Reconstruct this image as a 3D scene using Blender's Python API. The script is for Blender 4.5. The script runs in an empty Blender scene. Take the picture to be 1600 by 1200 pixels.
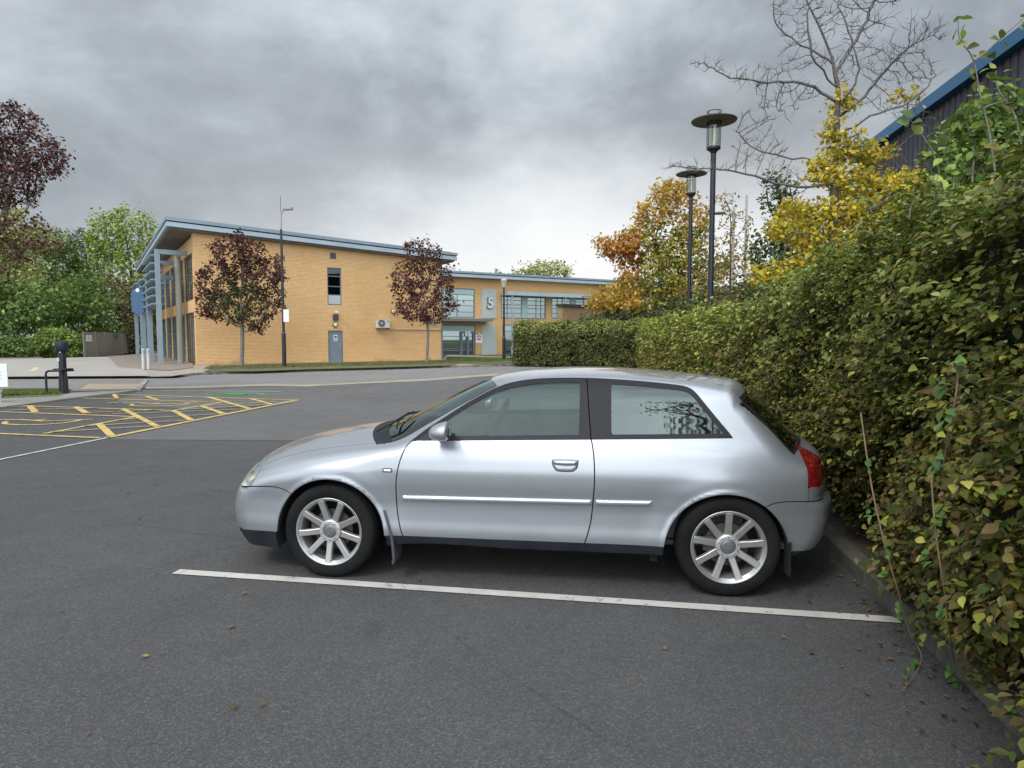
import bpy, bmesh, math, random
import numpy as np
from mathutils import Vector, Matrix
from mathutils.geometry import delaunay_2d_cdt
R=math.radians
rng=np.random.default_rng(7)
S=bpy.context.scene
COL=S.collection
# ------------------------------------------------------------------ camera
F_PX=1030.0; CH=1.60; HZ=528.0
PITCH=math.atan((600-HZ)/F_PX)
cam=bpy.data.cameras.new("camera"); co=bpy.data.objects.new("camera",cam); COL.objects.link(co)
cam.sensor_width=36; cam.lens=36*F_PX/1600; cam.clip_end=3000; cam.clip_start=0.05
co.location=(0,0,CH); co.rotation_euler=(math.pi/2-PITCH,0,0)
S.camera=co
S.render.resolution_x=1024; S.render.resolution_y=768
S.view_settings.view_transform='Standard'; S.view_settings.look='None'
S.view_settings.gamma=1.0; S.view_settings.use_curve_mapping=False
S.view_settings.exposure=0.0
# ------------------------------------------------------------------ world
SUN_EL=48; SUN_AZ=215     # compass azimuth clockwise from +Y
w=bpy.data.worlds.new("World"); S.world=w; w.use_nodes=True
nt=w.node_tree; nt.nodes.clear(); L=nt.links.new
def N(t,**k):
    n=nt.nodes.new(t)
    for a,b in k.items(): setattr(n,a,b)
    return n
def inp(n,**k):
    for a,b in k.items(): n.inputs[a].default_value=b
    return n
out=N('ShaderNodeOutputWorld'); bg=N('ShaderNodeBackground'); L(bg.outputs[0],out.inputs[0])
sky=N('ShaderNodeTexSky'); sky.sky_type='NISHITA'; sky.sun_disc=False
sky.sun_elevation=R(SUN_EL); sky.sun_rotation=R(SUN_AZ)
tc=N('ShaderNodeTexCoord'); sp=N('ShaderNodeSeparateXYZ'); L(tc.outputs['Generated'],sp.inputs[0])
def M(op,a,b=None,c=None,clamp=False):
    n=N('ShaderNodeMath',operation=op); n.use_clamp=clamp
    for i,v in enumerate((a,b,c)):
        if v is None: continue
        if isinstance(v,(int,float)): n.inputs[i].default_value=v
        else: L(v,n.inputs[i])
    return n.outputs[0]
# project the view direction on a flat cloud deck, so clouds compress towards the horizon
az=M('ARCTAN2',sp.outputs[0],sp.outputs[1])
zz=M('ADD',M('MAXIMUM',sp.outputs[2],0.0),0.42)
cx=M('DIVIDE',sp.outputs[0],zz); cy=M('DIVIDE',sp.outputs[1],zz)
cb=N('ShaderNodeCombineXYZ'); L(cx,cb.inputs[0]); L(cy,cb.inputs[1])
def noise(scale,detail,rough,vec,off=(0,0,0),dist=0.0,sc=(1,1,1)):
    mp=N('ShaderNodeMapping'); mp.inputs['Location'].default_value=off; mp.inputs['Scale'].default_value=sc; L(vec,mp.inputs[0])
    n=N('ShaderNodeTexNoise'); inp(n,Scale=scale,Detail=detail,Roughness=rough,Distortion=dist); L(mp.outputs[0],n.inputs['Vector'])
    return n.outputs[0]
n1=noise(1.15,6,0.50,cb.outputs[0],(3.1,1.7,0),0.25,(0.85,1.1,1))
n2=noise(4.0,6,0.6,tc.outputs['Generated'],(0.3,5.2,1),0.25,(1,1,1.6))
d1=M('DIVIDE',M('SUBTRACT',az,0.14),0.50); d2=M('DIVIDE',M('SUBTRACT',sp.outputs[2],M('MULTIPLY_ADD',az,0.14,0.30)),0.13)
dk=M('POWER',2.718,M('MULTIPLY',M('ADD',M('MULTIPLY',d1,d1),M('MULTIPLY',d2,d2)),-1.0))
d3=M('DIVIDE',M('ADD',az,0.42),0.30); d4=M('DIVIDE',M('SUBTRACT',sp.outputs[2],0.50),0.07)
dk=M('ADD',dk,M('MULTIPLY',M('POWER',2.718,M('MULTIPLY',M('ADD',M('MULTIPLY',d3,d3),M('MULTIPLY',d4,d4)),-1.0)),0.8))
cl=M('ADD',M('MULTIPLY',n1,0.70),M('MULTIPLY',n2,0.30)); cl=M('SUBTRACT',M('ADD',cl,0.022),M('MULTIPLY',dk,0.055))
ramp=N('ShaderNodeValToRGB'); L(cl,ramp.inputs[0])
e=ramp.color_ramp.elements
e[0].position=0.38; e[0].color=(0.222,0.246,0.270,1)
e[1].position=0.62; e[1].color=(0.79,0.84,0.875,1)
k=e.new(0.455); k.color=(0.325,0.358,0.392,1)
k=e.new(0.53); k.color=(0.525,0.572,0.615,1)
# bright break near the horizon, ahead and slightly right
da=M('DIVIDE',M('SUBTRACT',az,0.20),0.50)
de=M('DIVIDE',M('SUBTRACT',sp.outputs[2],0.08),0.15)
gl=M('POWER',2.718,M('MULTIPLY',M('ADD',M('MULTIPLY',da,da),M('MULTIPLY',de,de)),-1.0))
n3=noise(2.6,5,0.6,cb.outputs[0],(7,2,0),0.3)
gl=M('MULTIPLY',gl,M('ADD',0.55,M('MULTIPLY',n3,0.9)))
gl=M('MINIMUM',gl,1.0)
mx=N('ShaderNodeMix',data_type='RGBA'); L(gl,mx.inputs[0]); L(ramp.outputs[0],mx.inputs[6]); mx.inputs[7].default_value=(0.98,0.97,0.95,1)
dl=M('DIVIDE',M('SUBTRACT',az,-0.62),0.42); dm_=M('DIVIDE',M('SUBTRACT',sp.outputs[2],0.36),0.20)
gl2=M('POWER',2.718,M('MULTIPLY',M('ADD',M('MULTIPLY',dl,dl),M('MULTIPLY',dm_,dm_)),-1.0)); gl2=M('MULTIPLY',gl2,M('MULTIPLY',n2,0.55))
mx2=N('ShaderNodeMix',data_type='RGBA'); L(gl2,mx2.inputs[0]); L(mx.outputs[2],mx2.inputs[6]); mx2.inputs[7].default_value=(0.79,0.84,0.875,1)
# gain added to the unseen sky overhead and behind, sunward, to light the scene
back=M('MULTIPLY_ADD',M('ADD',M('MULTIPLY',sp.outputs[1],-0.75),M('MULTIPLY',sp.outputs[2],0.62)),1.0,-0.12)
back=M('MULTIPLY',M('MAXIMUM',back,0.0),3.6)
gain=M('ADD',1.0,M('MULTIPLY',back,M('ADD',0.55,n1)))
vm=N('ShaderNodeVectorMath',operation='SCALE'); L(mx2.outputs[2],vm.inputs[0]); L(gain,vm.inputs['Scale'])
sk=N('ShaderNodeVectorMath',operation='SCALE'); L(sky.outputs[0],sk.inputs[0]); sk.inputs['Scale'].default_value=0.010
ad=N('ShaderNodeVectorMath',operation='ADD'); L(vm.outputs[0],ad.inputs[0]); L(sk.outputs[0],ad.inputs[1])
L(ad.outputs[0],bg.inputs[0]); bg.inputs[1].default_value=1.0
# ------------------------------------------------------------------ sun (veiled)
sl=bpy.data.lights.new("sun",'SUN'); sl.energy=1.5; sl.angle=R(14); sl.color=(1.0,0.955,0.88)
so=bpy.data.objects.new("sun",sl); COL.objects.link(so)
sd=Vector((math.sin(R(SUN_AZ))*math.cos(R(SUN_EL)),math.cos(R(SUN_AZ))*math.cos(R(SUN_EL)),math.sin(R(SUN_EL))))
so.rotation_euler=sd.to_track_quat('Z','Y').to_euler()
# ------------------------------------------------------------------ helpers
def ray(px,py):
    x=(px-800)/F_PX; y=-(py-600)/F_PX; c,s=math.cos(PITCH),math.sin(PITCH)
    return np.array([x,c+y*s,-s+y*c])
def G(px,py,z=0.0):
    r=ray(px,py); t=(z-CH)/r[2]; return (r[0]*t,r[1]*t,z)
def atd(px,py,d):
    r=ray(px,py); t=d/r[1]; return (r[0]*t,d,CH+r[2]*t)
def tag(o,label=None,cat=None,group=None,kind=None):
    if label: o['label']=label
    if cat: o['category']=cat
    if group: o['group']=group
    if kind: o['kind']=kind
    return o
def empty(name,loc=(0,0,0),rz=0.0,label=None,cat=None,group=None):
    o=bpy.data.objects.new(name,None); o.empty_display_size=0.2; COL.objects.link(o)
    o.location=loc; o.rotation_euler=(0,0,rz); return tag(o,label,cat,group)
def obj(name,me,mat=None,parent=None,smooth=False):
    if isinstance(me,MB): me=me.mesh(name)
    o=bpy.data.objects.new(name,me); COL.objects.link(o)
    if mat is not None:
        for m in (mat if isinstance(mat,(list,tuple)) else [mat]): me.materials.append(m)
    if parent: o.parent=parent
    if smooth: me.polygons.foreach_set('use_smooth',[True]*len(me.polygons))
    return o
def np_mesh(name,V,Fc,smooth=False,colors=None,normals=None):
    """V (n,3), Fc (m,k) uniform polygons"""
    V=np.asarray(V,dtype=np.float32); Fc=np.asarray(Fc,dtype=np.int32); m,k=Fc.shape
    me=bpy.data.meshes.new(name); me.vertices.add(len(V)); me.vertices.foreach_set('co',V.ravel())
    me.loops.add(m*k); me.loops.foreach_set('vertex_index',Fc.ravel())
    me.polygons.add(m); me.polygons.foreach_set('loop_start',np.arange(0,m*k,k,dtype=np.int32))
    if smooth: me.polygons.foreach_set('use_smooth',np.ones(m,dtype=bool))
    me.update(calc_edges=True)
    if colors is not None:
        a=me.color_attributes.new('tint','FLOAT_COLOR','POINT')
        c=np.ones((len(V),4),dtype=np.float32); c[:,:3]=colors; a.data.foreach_set('color',c.ravel())
    if normals is not None: me.normals_split_custom_set_from_vertices([tuple(x) for x in normals])
    return me
class MB:
    def __init__(s): s.v=[]; s.f=[]
    def add(s,vs,fs):
        b=len(s.v); s.v+= [tuple(v) for v in vs]; s.f+=[tuple(i+b for i in f) for f in fs]; return s
    def box(s,a,b,rz=0,o=(0,0,0)):
        x0,y0,z0=a; x1,y1,z1=b
        vs=[(x,y,z) for z in (z0,z1) for x,y in ((x0,y0),(x1,y0),(x1,y1),(x0,y1))]
        if rz or any(o):
            c,sn=math.cos(rz),math.sin(rz); vs=[(o[0]+x*c-y*sn,o[1]+x*sn+y*c,o[2]+z) for x,y,z in vs]
        return s.add(vs,[(3,2,1,0),(4,5,6,7),(0,1,5,4),(1,2,6,5),(2,3,7,6),(3,0,4,7)])
    def tube(s,pts,rad,n=10,cap=True):
        pts=[Vector(p) for p in pts]; rs=rad if isinstance(rad,(list,tuple)) else [rad]*len(pts)
        vs=[];ref=None
        for i,p in enumerate(pts):
            t=(pts[min(i+1,len(pts)-1)]-pts[max(i-1,0)]).normalized()
            if ref is None: ref=Vector((0,0,1)) if abs(t.z)<.9 else Vector((1,0,0))
            a=t.cross(ref).normalized(); b=a.cross(t).normalized(); ref=b
            for k in range(n):
                q=2*math.pi*k/n; vs.append(p+(a*math.cos(q)+b*math.sin(q))*rs[i])
        fs=[(i*n+k,i*n+(k+1)%n,(i+1)*n+(k+1)%n,(i+1)*n+k) for i in range(len(pts)-1) for k in range(n)]
        if cap: fs+= [tuple(range(n))[::-1],tuple((len(pts)-1)*n+k for k in range(n))]
        return s.add(vs,fs)
    def lathe(s,prof,n=32,o=(0,0,0),axis='z',cap=False):
        vs=[]
        for r,h in prof:
            for k in range(n):
                q=2*math.pi*k/n; a,b=r*math.cos(q),r*math.sin(q)
                vs.append({'z':(o[0]+a,o[1]+b,o[2]+h),'y':(o[0]+a,o[1]+h,o[2]+b),'x':(o[0]+h,o[1]+a,o[2]+b)}[axis])
        fs=[(i*n+k,i*n+(k+1)%n,(i+1)*n+(k+1)%n,(i+1)*n+k) for i in range(len(prof)-1) for k in range(n)]
        if cap: fs+=[tuple(range(n)),tuple((len(prof)-1)*n+k for k in range(n))]
        return s.add(vs,fs)
    def prism(s,poly,z0,z1):
        n=len(poly); vs=[(p[0],p[1],z0) for p in poly]+[(p[0],p[1],z1) for p in poly]
        return s.add(vs,[tuple(range(n))[::-1],tuple(range(n,2*n))]+[(i,(i+1)%n,n+(i+1)%n,n+i) for i in range(n)])
    def xf(s,fn): s.v=[tuple(fn(v)) for v in s.v]; return s
    def mesh(s,name):
        me=bpy.data.meshes.new(name); me.from_pydata(s.v,[],s.f)
        bm=bmesh.new(); bm.from_mesh(me); bmesh.ops.recalc_face_normals(bm,faces=bm.faces); bm.to_mesh(me); bm.free()
        me.update(); return me
def bevel(o,wd=0.01,seg=2,ang=35):
    m=o.modifiers.new('bevel','BEVEL'); m.width=wd; m.segments=seg; m.limit_method='ANGLE'; m.angle_limit=R(ang)
    return o
def smooth(o,ang=35):
    me=o.data; me.polygons.foreach_set('use_smooth',[True]*len(me.polygons))
    try: me.set_sharp_from_angle(angle=R(ang))
    except Exception: pass
    return o
# ------------------------------------------------------------------ materials
MATS={}
def mat(name,col,rough=0.6,metal=0.0,spec=0.5,**kw):
    if name in MATS: return MATS[name]
    m=bpy.data.materials.new(name); m.use_nodes=True; b=m.node_tree.nodes['Principled BSDF']
    b.inputs['Base Color'].default_value=(*col,1); b.inputs['Roughness'].default_value=rough; b.inputs['Metallic'].default_value=metal
    b.inputs['Specular IOR Level'].default_value=spec
    for k_,v in kw.items(): b.inputs[k_.replace('_',' ')].default_value=v
    MATS[name]=m; return m
class NT:
    def __init__(s,m): s.nt=m.node_tree; s.b=s.nt.nodes.get('Principled BSDF'); s.L=s.nt.links.new
    def n(s,t,_in=None,**k):
        q=s.nt.nodes.new(t)
        for a,b in k.items(): setattr(q,a,b)
        for a,b in (_in or {}).items():
            if hasattr(b,'is_output'): s.L(b,q.inputs[a])
            else: q.inputs[a].default_value=b
        return q
    def noise(s,scale,detail=4,rough=0.6,vec=None,dist=0):
        q=s.n('ShaderNodeTexNoise',{'Scale':scale,'Detail':detail,'Roughness':rough,'Distortion':dist})
        if vec is not None: s.L(vec,q.inputs['Vector'])
        return q.outputs[0]
    def coord(s,kind='Object'): return s.n('ShaderNodeTexCoord').outputs[kind]
    def ramp(s,fac,stops,interp='LINEAR'):
        q=s.n('ShaderNodeValToRGB',{0:fac}); e=q.color_ramp.elements; q.color_ramp.interpolation=interp
        while len(e)>1: e.remove(e[0])
        e[0].position=stops[0][0]; e[0].color=(*stops[0][1],1)
        for p,c in stops[1:]: x=e.new(p); x.color=(*c,1)
        return q.outputs[0]
    def mix(s,fac,a,b,mode='MIX'):
        q=s.n('ShaderNodeMix',data_type='RGBA',blend_type=mode)
        for i,v in ((0,fac),(6,a),(7,b)):
            if hasattr(v,'is_output'): s.L(v,q.inputs[i])
            elif i==0: q.inputs[0].default_value=v
            else: q.inputs[i].default_value=(*v,1)
        return q.outputs[2]
    def math(s,op,a,b=0.0,c=0.0,clamp=False):
        q=s.n('ShaderNodeMath',{0:a,1:b,2:c},operation=op); q.use_clamp=clamp; return q.outputs[0]
    def bump(s,h,strength=0.3,dist=0.01):
        q=s.n('ShaderNodeBump',{'Strength':strength,'Distance':dist,'Height':h}); s.L(q.outputs[0],s.b.inputs['Normal'])
    def col(s,c): s.L(c,s.b.inputs['Base Color'])
    def rough(s,c): s.L(c,s.b.inputs['Roughness'])
def var_mat(name,c1,c2,scale=3,rough=0.7,metal=0.0,detail=5,bump=0.0,bscale=60,bdist=0.005,**kw):
    if name in MATS: return MATS[name]
    m=mat(name,c1,rough,metal,**kw); t=NT(m); v=t.coord()
    t.col(t.mix(t.ramp(t.noise(scale,detail,0.6,v),[(0.35,(0,0,0)),(0.65,(1,1,1))]),c1,c2))
    if bump: t.bump(t.noise(bscale,3,0.6,v),bump,bdist)
    return m
def asphalt(name,lo,hi,patch=0.25,gritc=(0.26,0.255,0.25)):
    m=mat(name,lo,0.85,0,spec=0.35); t=NT(m); v=t.coord()
    big=t.noise(patch,5,0.6,v,0.6); mid=t.noise(2.2,5,0.65,v); c=t.mix(t.ramp(big,[(0.32,(0,0,0)),(0.68,(1,1,1))]),lo,hi)
    c=t.mix(t.math('MULTIPLY',t.ramp(mid,[(0.3,(0,0,0)),(0.7,(1,1,1))]),0.35),c,tuple(x*0.72 for x in lo))
    vo=t.n('ShaderNodeTexVoronoi',{'Vector':v,'Scale':150.0}); 
    g=t.n('ShaderNodeSeparateColor',{0:vo.outputs['Color']}).outputs[0]
    g2=t.ramp(g,[(0.0,(0.62,0.62,0.62)),(0.55,(0.92,0.92,0.92)),(0.88,(1.15,1.15,1.15)),(1.0,(1.75,1.75,1.7))])
    c=t.mix(1.0,c,g2,'MULTIPLY')
    fine=t.noise(260,2,0.5,v); c=t.mix(t.ramp(fine,[(0.62,(0,0,0)),(0.80,(0.40,0.40,0.40))]),c,gritc)
    # oil and damp spots, tyre dust
    sp_=t.noise(0.9,4,0.7,v,1.2); c=t.mix(t.ramp(sp_,[(0.66,(0,0,0)),(0.76,(0.45,0.45,0.45))]),c,tuple(x*0.55 for x in lo))
    cr=t.n('ShaderNodeTexVoronoi',{'Vector':t.mix(0.12,v,t.n('ShaderNodeTexNoise',{'Vector':v,'Scale':1.5,'Detail':4}).outputs[1]),'Scale':0.33},feature='DISTANCE_TO_EDGE').outputs[0]
    cm=t.math('MULTIPLY',t.ramp(cr,[(0.0,(1,1,1)),(0.0035,(0,0,0))]),t.ramp(t.noise(0.5,3,0.5,v),[(0.5,(0,0,0)),(0.6,(0.55,)*3)])); c=t.mix(cm,c,tuple(x*0.35 for x in lo))
    dsp=t.n('ShaderNodeTexVoronoi',{'Vector':v,'Scale':1.1}); ds_=t.math('ADD',dsp.outputs['Distance'],t.math('MULTIPLY',t.noise(9,4,0.6,v),0.10)); c=t.mix(t.ramp(ds_,[(0.085,(0.5,)*3),(0.115,(0,0,0))]),c,tuple(x*0.4 for x in lo))
    t.col(c); t.bump(t.math('ADD',vo.outputs['Distance'],t.math('MULTIPLY',fine,0.5)),0.55,0.004)
    t.rough(t.ramp(mid,[(0.3,(0.72,)*3),(0.7,(0.9,)*3)]))
    return m
def paint_mat(name,col,wear=0.5,base=(0.085,0.083,0.085)):
    m=mat(name,col,0.7); t=NT(m); v=t.coord()
    n=t.math('ADD',t.math('MULTIPLY',t.noise(9,6,0.75,v),0.65),t.math('MULTIPLY',t.noise(120,3,0.6,v),0.35))
    c=t.mix(t.ramp(t.noise(2.5,4,0.6,v),[(0.35,(0,0,0)),(0.7,(0.6,)*3)]),col,tuple(x*0.62 for x in col))
    t.col(t.mix(t.ramp(n,[(wear,(0,0,0)),(wear+0.07,(1,1,1))]),c,base)); t.bump(t.noise(140,3,0.6,v),0.4,0.003)
    return m
def brick(name,c1,c2,mort,bw=0.225,bh=0.08,rough=0.85):
    """bricks laid on object X/Z and Y/Z faces"""
    m=mat(name,c1,rough); t=NT(m); v=t.coord(); s_=t.n('ShaderNodeSeparateXYZ',{0:v})
    h=t.math('ADD',s_.outputs[0],s_.outputs[1]); cbn=t.n('ShaderNodeCombineXYZ',{0:h,1:s_.outputs[2],2:0.0})
    def bt(c1_,c2_,mo,fac=0.5):
        q=t.n('ShaderNodeTexBrick',{'Vector':cbn.outputs[0],'Color1':(*c1_,1),'Color2':(*c2_,1),'Mortar':(*mo,1),'Scale':1.0,'Mortar Size':0.013,'Mortar Smooth':0.1,'Bias':0.0,'Brick Width':bw,'Row Height':bh})
        q.offset=0.5; return q
    a=bt(c1,c2,mort); c=a.outputs[0]
    big=t.noise(0.35,5,0.6,v); c=t.mix(t.ramp(big,[(0.3,(0.0,)*3),(0.7,(0.55,)*3)]),c,tuple(x*0.8 for x in c2))
    st=t.n('ShaderNodeMapping',{0:v}); st.inputs['Scale'].default_value=(0.5,0.5,7.0)
    bands=t.noise(1.4,3,0.5,st.outputs[0]); c=t.mix(1.0,c,t.ramp(bands,[(0.3,(0.97,0.97,0.97)),(0.7,(1.03,1.03,1.03))]),'MULTIPLY')
    # damp staining with a ragged edge at the foot of the wall
    lo=t.math('SUBTRACT',1.0,t.math('MULTIPLY',s_.outputs[2],1.4),clamp=True)
    stn=t.ramp(t.math('MULTIPLY',lo,t.noise(0.8,5,0.7,v)),[(0.36,(0,0,0)),(0.5,(0.5,)*3)]); c=t.mix(stn,c,(0.12,0.10,0.07))
    t.col(c); t.bump(a.outputs['Fac'],-0.5,0.006); return m
def leaf_mat(name,rough=0.42,trans=0.28,spec=0.4,var=0.35):
    m=bpy.data.materials.new(name); m.use_nodes=True; t=NT(m)
    at=t.n('ShaderNodeAttribute',attribute_name='tint'); c=at.outputs['Color']
    c=t.mix(1.0,c,t.ramp(t.noise(1.3,3,0.6,t.coord()),[(0.3,(1-var,)*3),(0.7,(1+var*0.6,)*3)]),'MULTIPLY')
    t.col(c); t.b.inputs['Roughness'].default_value=rough; t.b.inputs['Specular IOR Level'].default_value=spec
    tr=t.n('ShaderNodeBsdfTranslucent',{0:t.mix(1.0,c,(1.3,1.35,0.7),'MULTIPLY')})
    mx_=t.n('ShaderNodeMixShader',{0:trans,1:t.b.outputs[0],2:tr.outputs[0]})
    t.L(mx_.outputs[0],t.nt.nodes['Material Output'].inputs[0]); MATS[name]=m; return m
LEAF=leaf_mat('leaf'); LEAFB=leaf_mat('leaf_bright',0.5,0.38,0.3); LEAFD=leaf_mat('leaf_dark',0.55,0.15,0.25)
def bark(name,c1,c2):
    return var_mat(name,c1,c2,14,0.9,bump=0.6,bscale=45,bdist=0.01)
BARK=bark('bark_grey',(0.13,0.115,0.10),(0.24,0.22,0.19)); BARKD=bark('bark_dark',(0.05,0.04,0.035),(0.11,0.09,0.075))
def glass(name,tint=(0.85,0.9,0.88),dark=0.55):
    """tinted pane: transparent body with a clear reflective face"""
    m=bpy.data.materials.new(name); m.use_nodes=True; t=NT(m)
    tr=t.n('ShaderNodeBsdfTransparent',{0:(*[x*dark for x in tint],1)}); gl=t.n('ShaderNodeBsdfGlossy',{'Color':(0.86,1.0,0.97,1),'Roughness':0.02})
    fr=t.n('ShaderNodeLayerWeight',{0:0.5}); p5=t.math('POWER',fr.outputs['Facing'],5.0); f=t.math('MULTIPLY_ADD',p5,0.90,0.075)
    mx_=t.n('ShaderNodeMixShader',{0:f,1:tr.outputs[0],2:gl.outputs[0]}); t.L(mx_.outputs[0],t.nt.nodes['Material Output'].inputs[0]); MATS[name]=m; return m
# ------------------------------------------------------------------ foliage engine
def norm(a): return a/np.maximum(np.linalg.norm(a,axis=-1,keepdims=True),1e-9)
T0=np.array([(0,0,0),(.28,0,.0),(.58,0,.0),(.84,0,-.04),(1,0,-.12),(.20,.22,.07),(.48,.31,.10),(.80,.16,.01),(.20,-.22,.07),(.48,-.31,.10),(.80,-.16,.01)])
F0=np.array([(0,5,1),(1,5,6),(1,6,2),(2,6,7),(2,7,3),(3,7,4),(0,1,8),(1,9,8),(1,2,9),(2,10,9),(2,3,10),(3,4,10)])
T1=np.array([(0,0,0),(.5,.38,.1),(1,0,-.04),(.5,-.38,.1)]); F1=np.array([(0,1,2),(0,2,3)])
def leaves(P,Nn,D,size,cols,lod=1,smoothed=False):
    T,Fc=(T0,F0) if lod==0 else (T1,F1)
    Nn=norm(Nn); D=norm(D-Nn*np.sum(D*Nn,axis=1,keepdims=True)); B=np.cross(Nn,D)
    n=len(P); size=np.broadcast_to(size,(n,))[:,None,None]
    V=P[:,None,:]+size*((T[None,:,0,None]-.5)*D[:,None,:]+T[None,:,1,None]*B[:,None,:]+T[None,:,2,None]*Nn[:,None,:])
    k=len(T); FF=(Fc[None]+(np.arange(n)*k)[:,None,None]).reshape(-1,3)
    return V.reshape(-1,3),FF,np.repeat(cols,k,axis=0)
def pick(cols,wts,n,jit=0.18):
    cols=np.array(cols); i=rng.choice(len(cols),n,p=np.array(wts)/sum(wts)); c=cols[i]
    return np.clip(c*(1+jit*rng.normal(size=(n,1)))*(1+0.06*rng.normal(size=(n,3))),0.004,0.9)
def grow(start,attr,step=0.3,infl=2.5,kill=0.5,iters=160,up=0.0,trunk=None,wob=0.12,limbs_=()):
    nodes=[np.array(p,float) for p in (trunk if trunk is not None else [start])]; par=[-1]+list(range(len(nodes)-1))
    for lb in limbs_:
        q=dens(catm(lb,5),step); j=int(np.linalg.norm(np.array(nodes)-q[0],axis=1).argmin())
        for p in q[1:]: nodes.append(np.array(p)+rng.normal(size=3)*step*.10); par.append(j); j=len(nodes)-1
    A=np.array(attr,float); nd=np.array(nodes)
    d=np.linalg.norm(A[:,None]-nd[None],axis=2); bi=d.argmin(1); bd=d.min(1); alive=np.ones(len(A),bool)
    for it in range(iters):
        act=alive&(bd<(infl if it>3 else 1e9))
        if not act.any(): break
        idx=np.nonzero(act)[0]; src=bi[idx]; dv=norm(A[idx]-nd[src])
        u,inv=np.unique(src,return_inverse=True); acc=np.zeros((len(u),3)); np.add.at(acc,inv,dv)
        acc=norm(acc+rng.normal(size=acc.shape)*wob+np.array([0,0,up])); new=nd[u]+acc*step
        b=len(nd); nd=np.vstack([nd,new]); par+=list(u)
        ai=np.nonzero(alive)[0]; dd=np.linalg.norm(A[ai][:,None]-new[None],axis=2); j=dd.argmin(1); m=dd[np.arange(len(ai)),j]
        upd=m<bd[ai]; bd[ai[upd]]=m[upd]; bi[ai[upd]]=b+j[upd]; alive&=~(bd<kill)
    return nd,np.array(par)
def radii(nd,par,tip=0.006,ex=2.3,maxr=None):
    r=np.zeros(len(nd)); ch=np.zeros(len(nd),int)
    for i in range(len(nd)-1,0,-1):
        if ch[i]==0: r[i]=tip**ex
        r[par[i]]+=r[i]; ch[par[i]]+=1
    r=np.maximum(r,tip**ex)**(1/ex)
    if maxr: r=r*min(1,maxr/r[0]) if r[0]>maxr else r*(1+(maxr/r[0]-1)*((r-tip)/max(r[0]-tip,1e-6)))
    return r,ch
def limbs(nd,par,r,n=5):
    i=np.arange(1,len(nd)); a=nd[par[i]]; b=nd[i]; t=norm(b-a); ref=np.where(np.abs(t[:,2:3])<.9,[[0,0,1.]],[[1.,0,0]])
    u=norm(np.cross(t,ref)); v=np.cross(t,u); q=np.linspace(0,2*np.pi,n,endpoint=False)
    ring=u[:,None]*np.cos(q)[None,:,None]+v[:,None]*np.sin(q)[None,:,None]
    ra=np.minimum(r[par[i]],r[i]*1.35)[:,None,None]; rb=r[i][:,None,None]
    V=np.concatenate([a[:,None]-t[:,None]*ra*.3+ring*ra,b[:,None]+ring*rb],axis=1)
    Q=np.array([(k,(k+1)%n,n+(k+1)%n,n+k) for k in range(n)]); FF=(Q[None]+(np.arange(len(i))*2*n)[:,None,None]).reshape(-1,4)
    return V.reshape(-1,3),FF
def ell(n,c,r,hollow=0.35):
    p=norm(rng.normal(size=(n,3)))*(hollow+(1-hollow)*rng.random((n,1)))**(1/2.2); return np.array(c)+p*np.array(r)
def tree(name,label,cat,base,blobs,n_attr,trunk_h,trunk_r,cols,wts,lsize,per,spread,step=0.35,kill=0.5,infl=3.0,tip=0.008,
         mat_l=None,mat_b=None,lod=1,group=None,leaf_sel=None,drop=0.0,bend=0.1,up=0.0,colfn=None,maxr_leaf=3.0,aspect_up=0.4):
    """blobs: list of (dx,dy,z,rx,ry,rz,weight)"""
    o=empty(name,base,0,label,cat,group); W=np.array([b[6] for b in blobs],float); W/=W.sum()
    A=np.vstack([ell(max(4,int(n_attr*wi)),b[:3],b[3:6]) for wi,b in zip(W,blobs)])
    zs=np.arange(0,trunk_h+1e-6,step); tk=np.stack([bend*np.sin(zs*0.7),bend*np.sin(zs*0.5+1)-bend*math.sin(1),zs],1)
    nd,par=grow(None,A,step,infl,kill,trunk=tk,up=up); r,ch=radii(nd,par,tip,maxr=trunk_r)
    r[:3]*=np.array([1.35,1.12,1.03])[:len(r[:3])]
    V,Q=limbs(nd,par,r,6); t=obj('trunk',np_mesh('trunk',V,Q,True),mat_b or BARK,o)
    tw=np.nonzero(r<tip*maxr_leaf)[0]; tw=tw[tw>=len(tk)]
    if leaf_sel is not None: tw=tw[leaf_sel(nd[tw])]
    n=len(tw)*per; P=np.repeat(nd[tw],per,axis=0)+rng.normal(size=(n,3))*spread*np.array([1,1,0.75])
    c0=np.average(A,axis=0); Nn=norm(P-c0)*0.6+rng.normal(size=(n,3))*0.6+np.array([0,0,aspect_up]); D=rng.normal(size=(n,3))+np.array([0,0,-drop])
    C=pick(cols,wts,n)
    if colfn is not None: C=colfn(P,C)
    V,Fc,C=leaves(P,Nn,D,lsize*(0.65+0.7*rng.random(n)),C,lod)
    obj('crown',np_mesh('crown',V,Fc,False,C),mat_l or LEAF,o); return o
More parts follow.
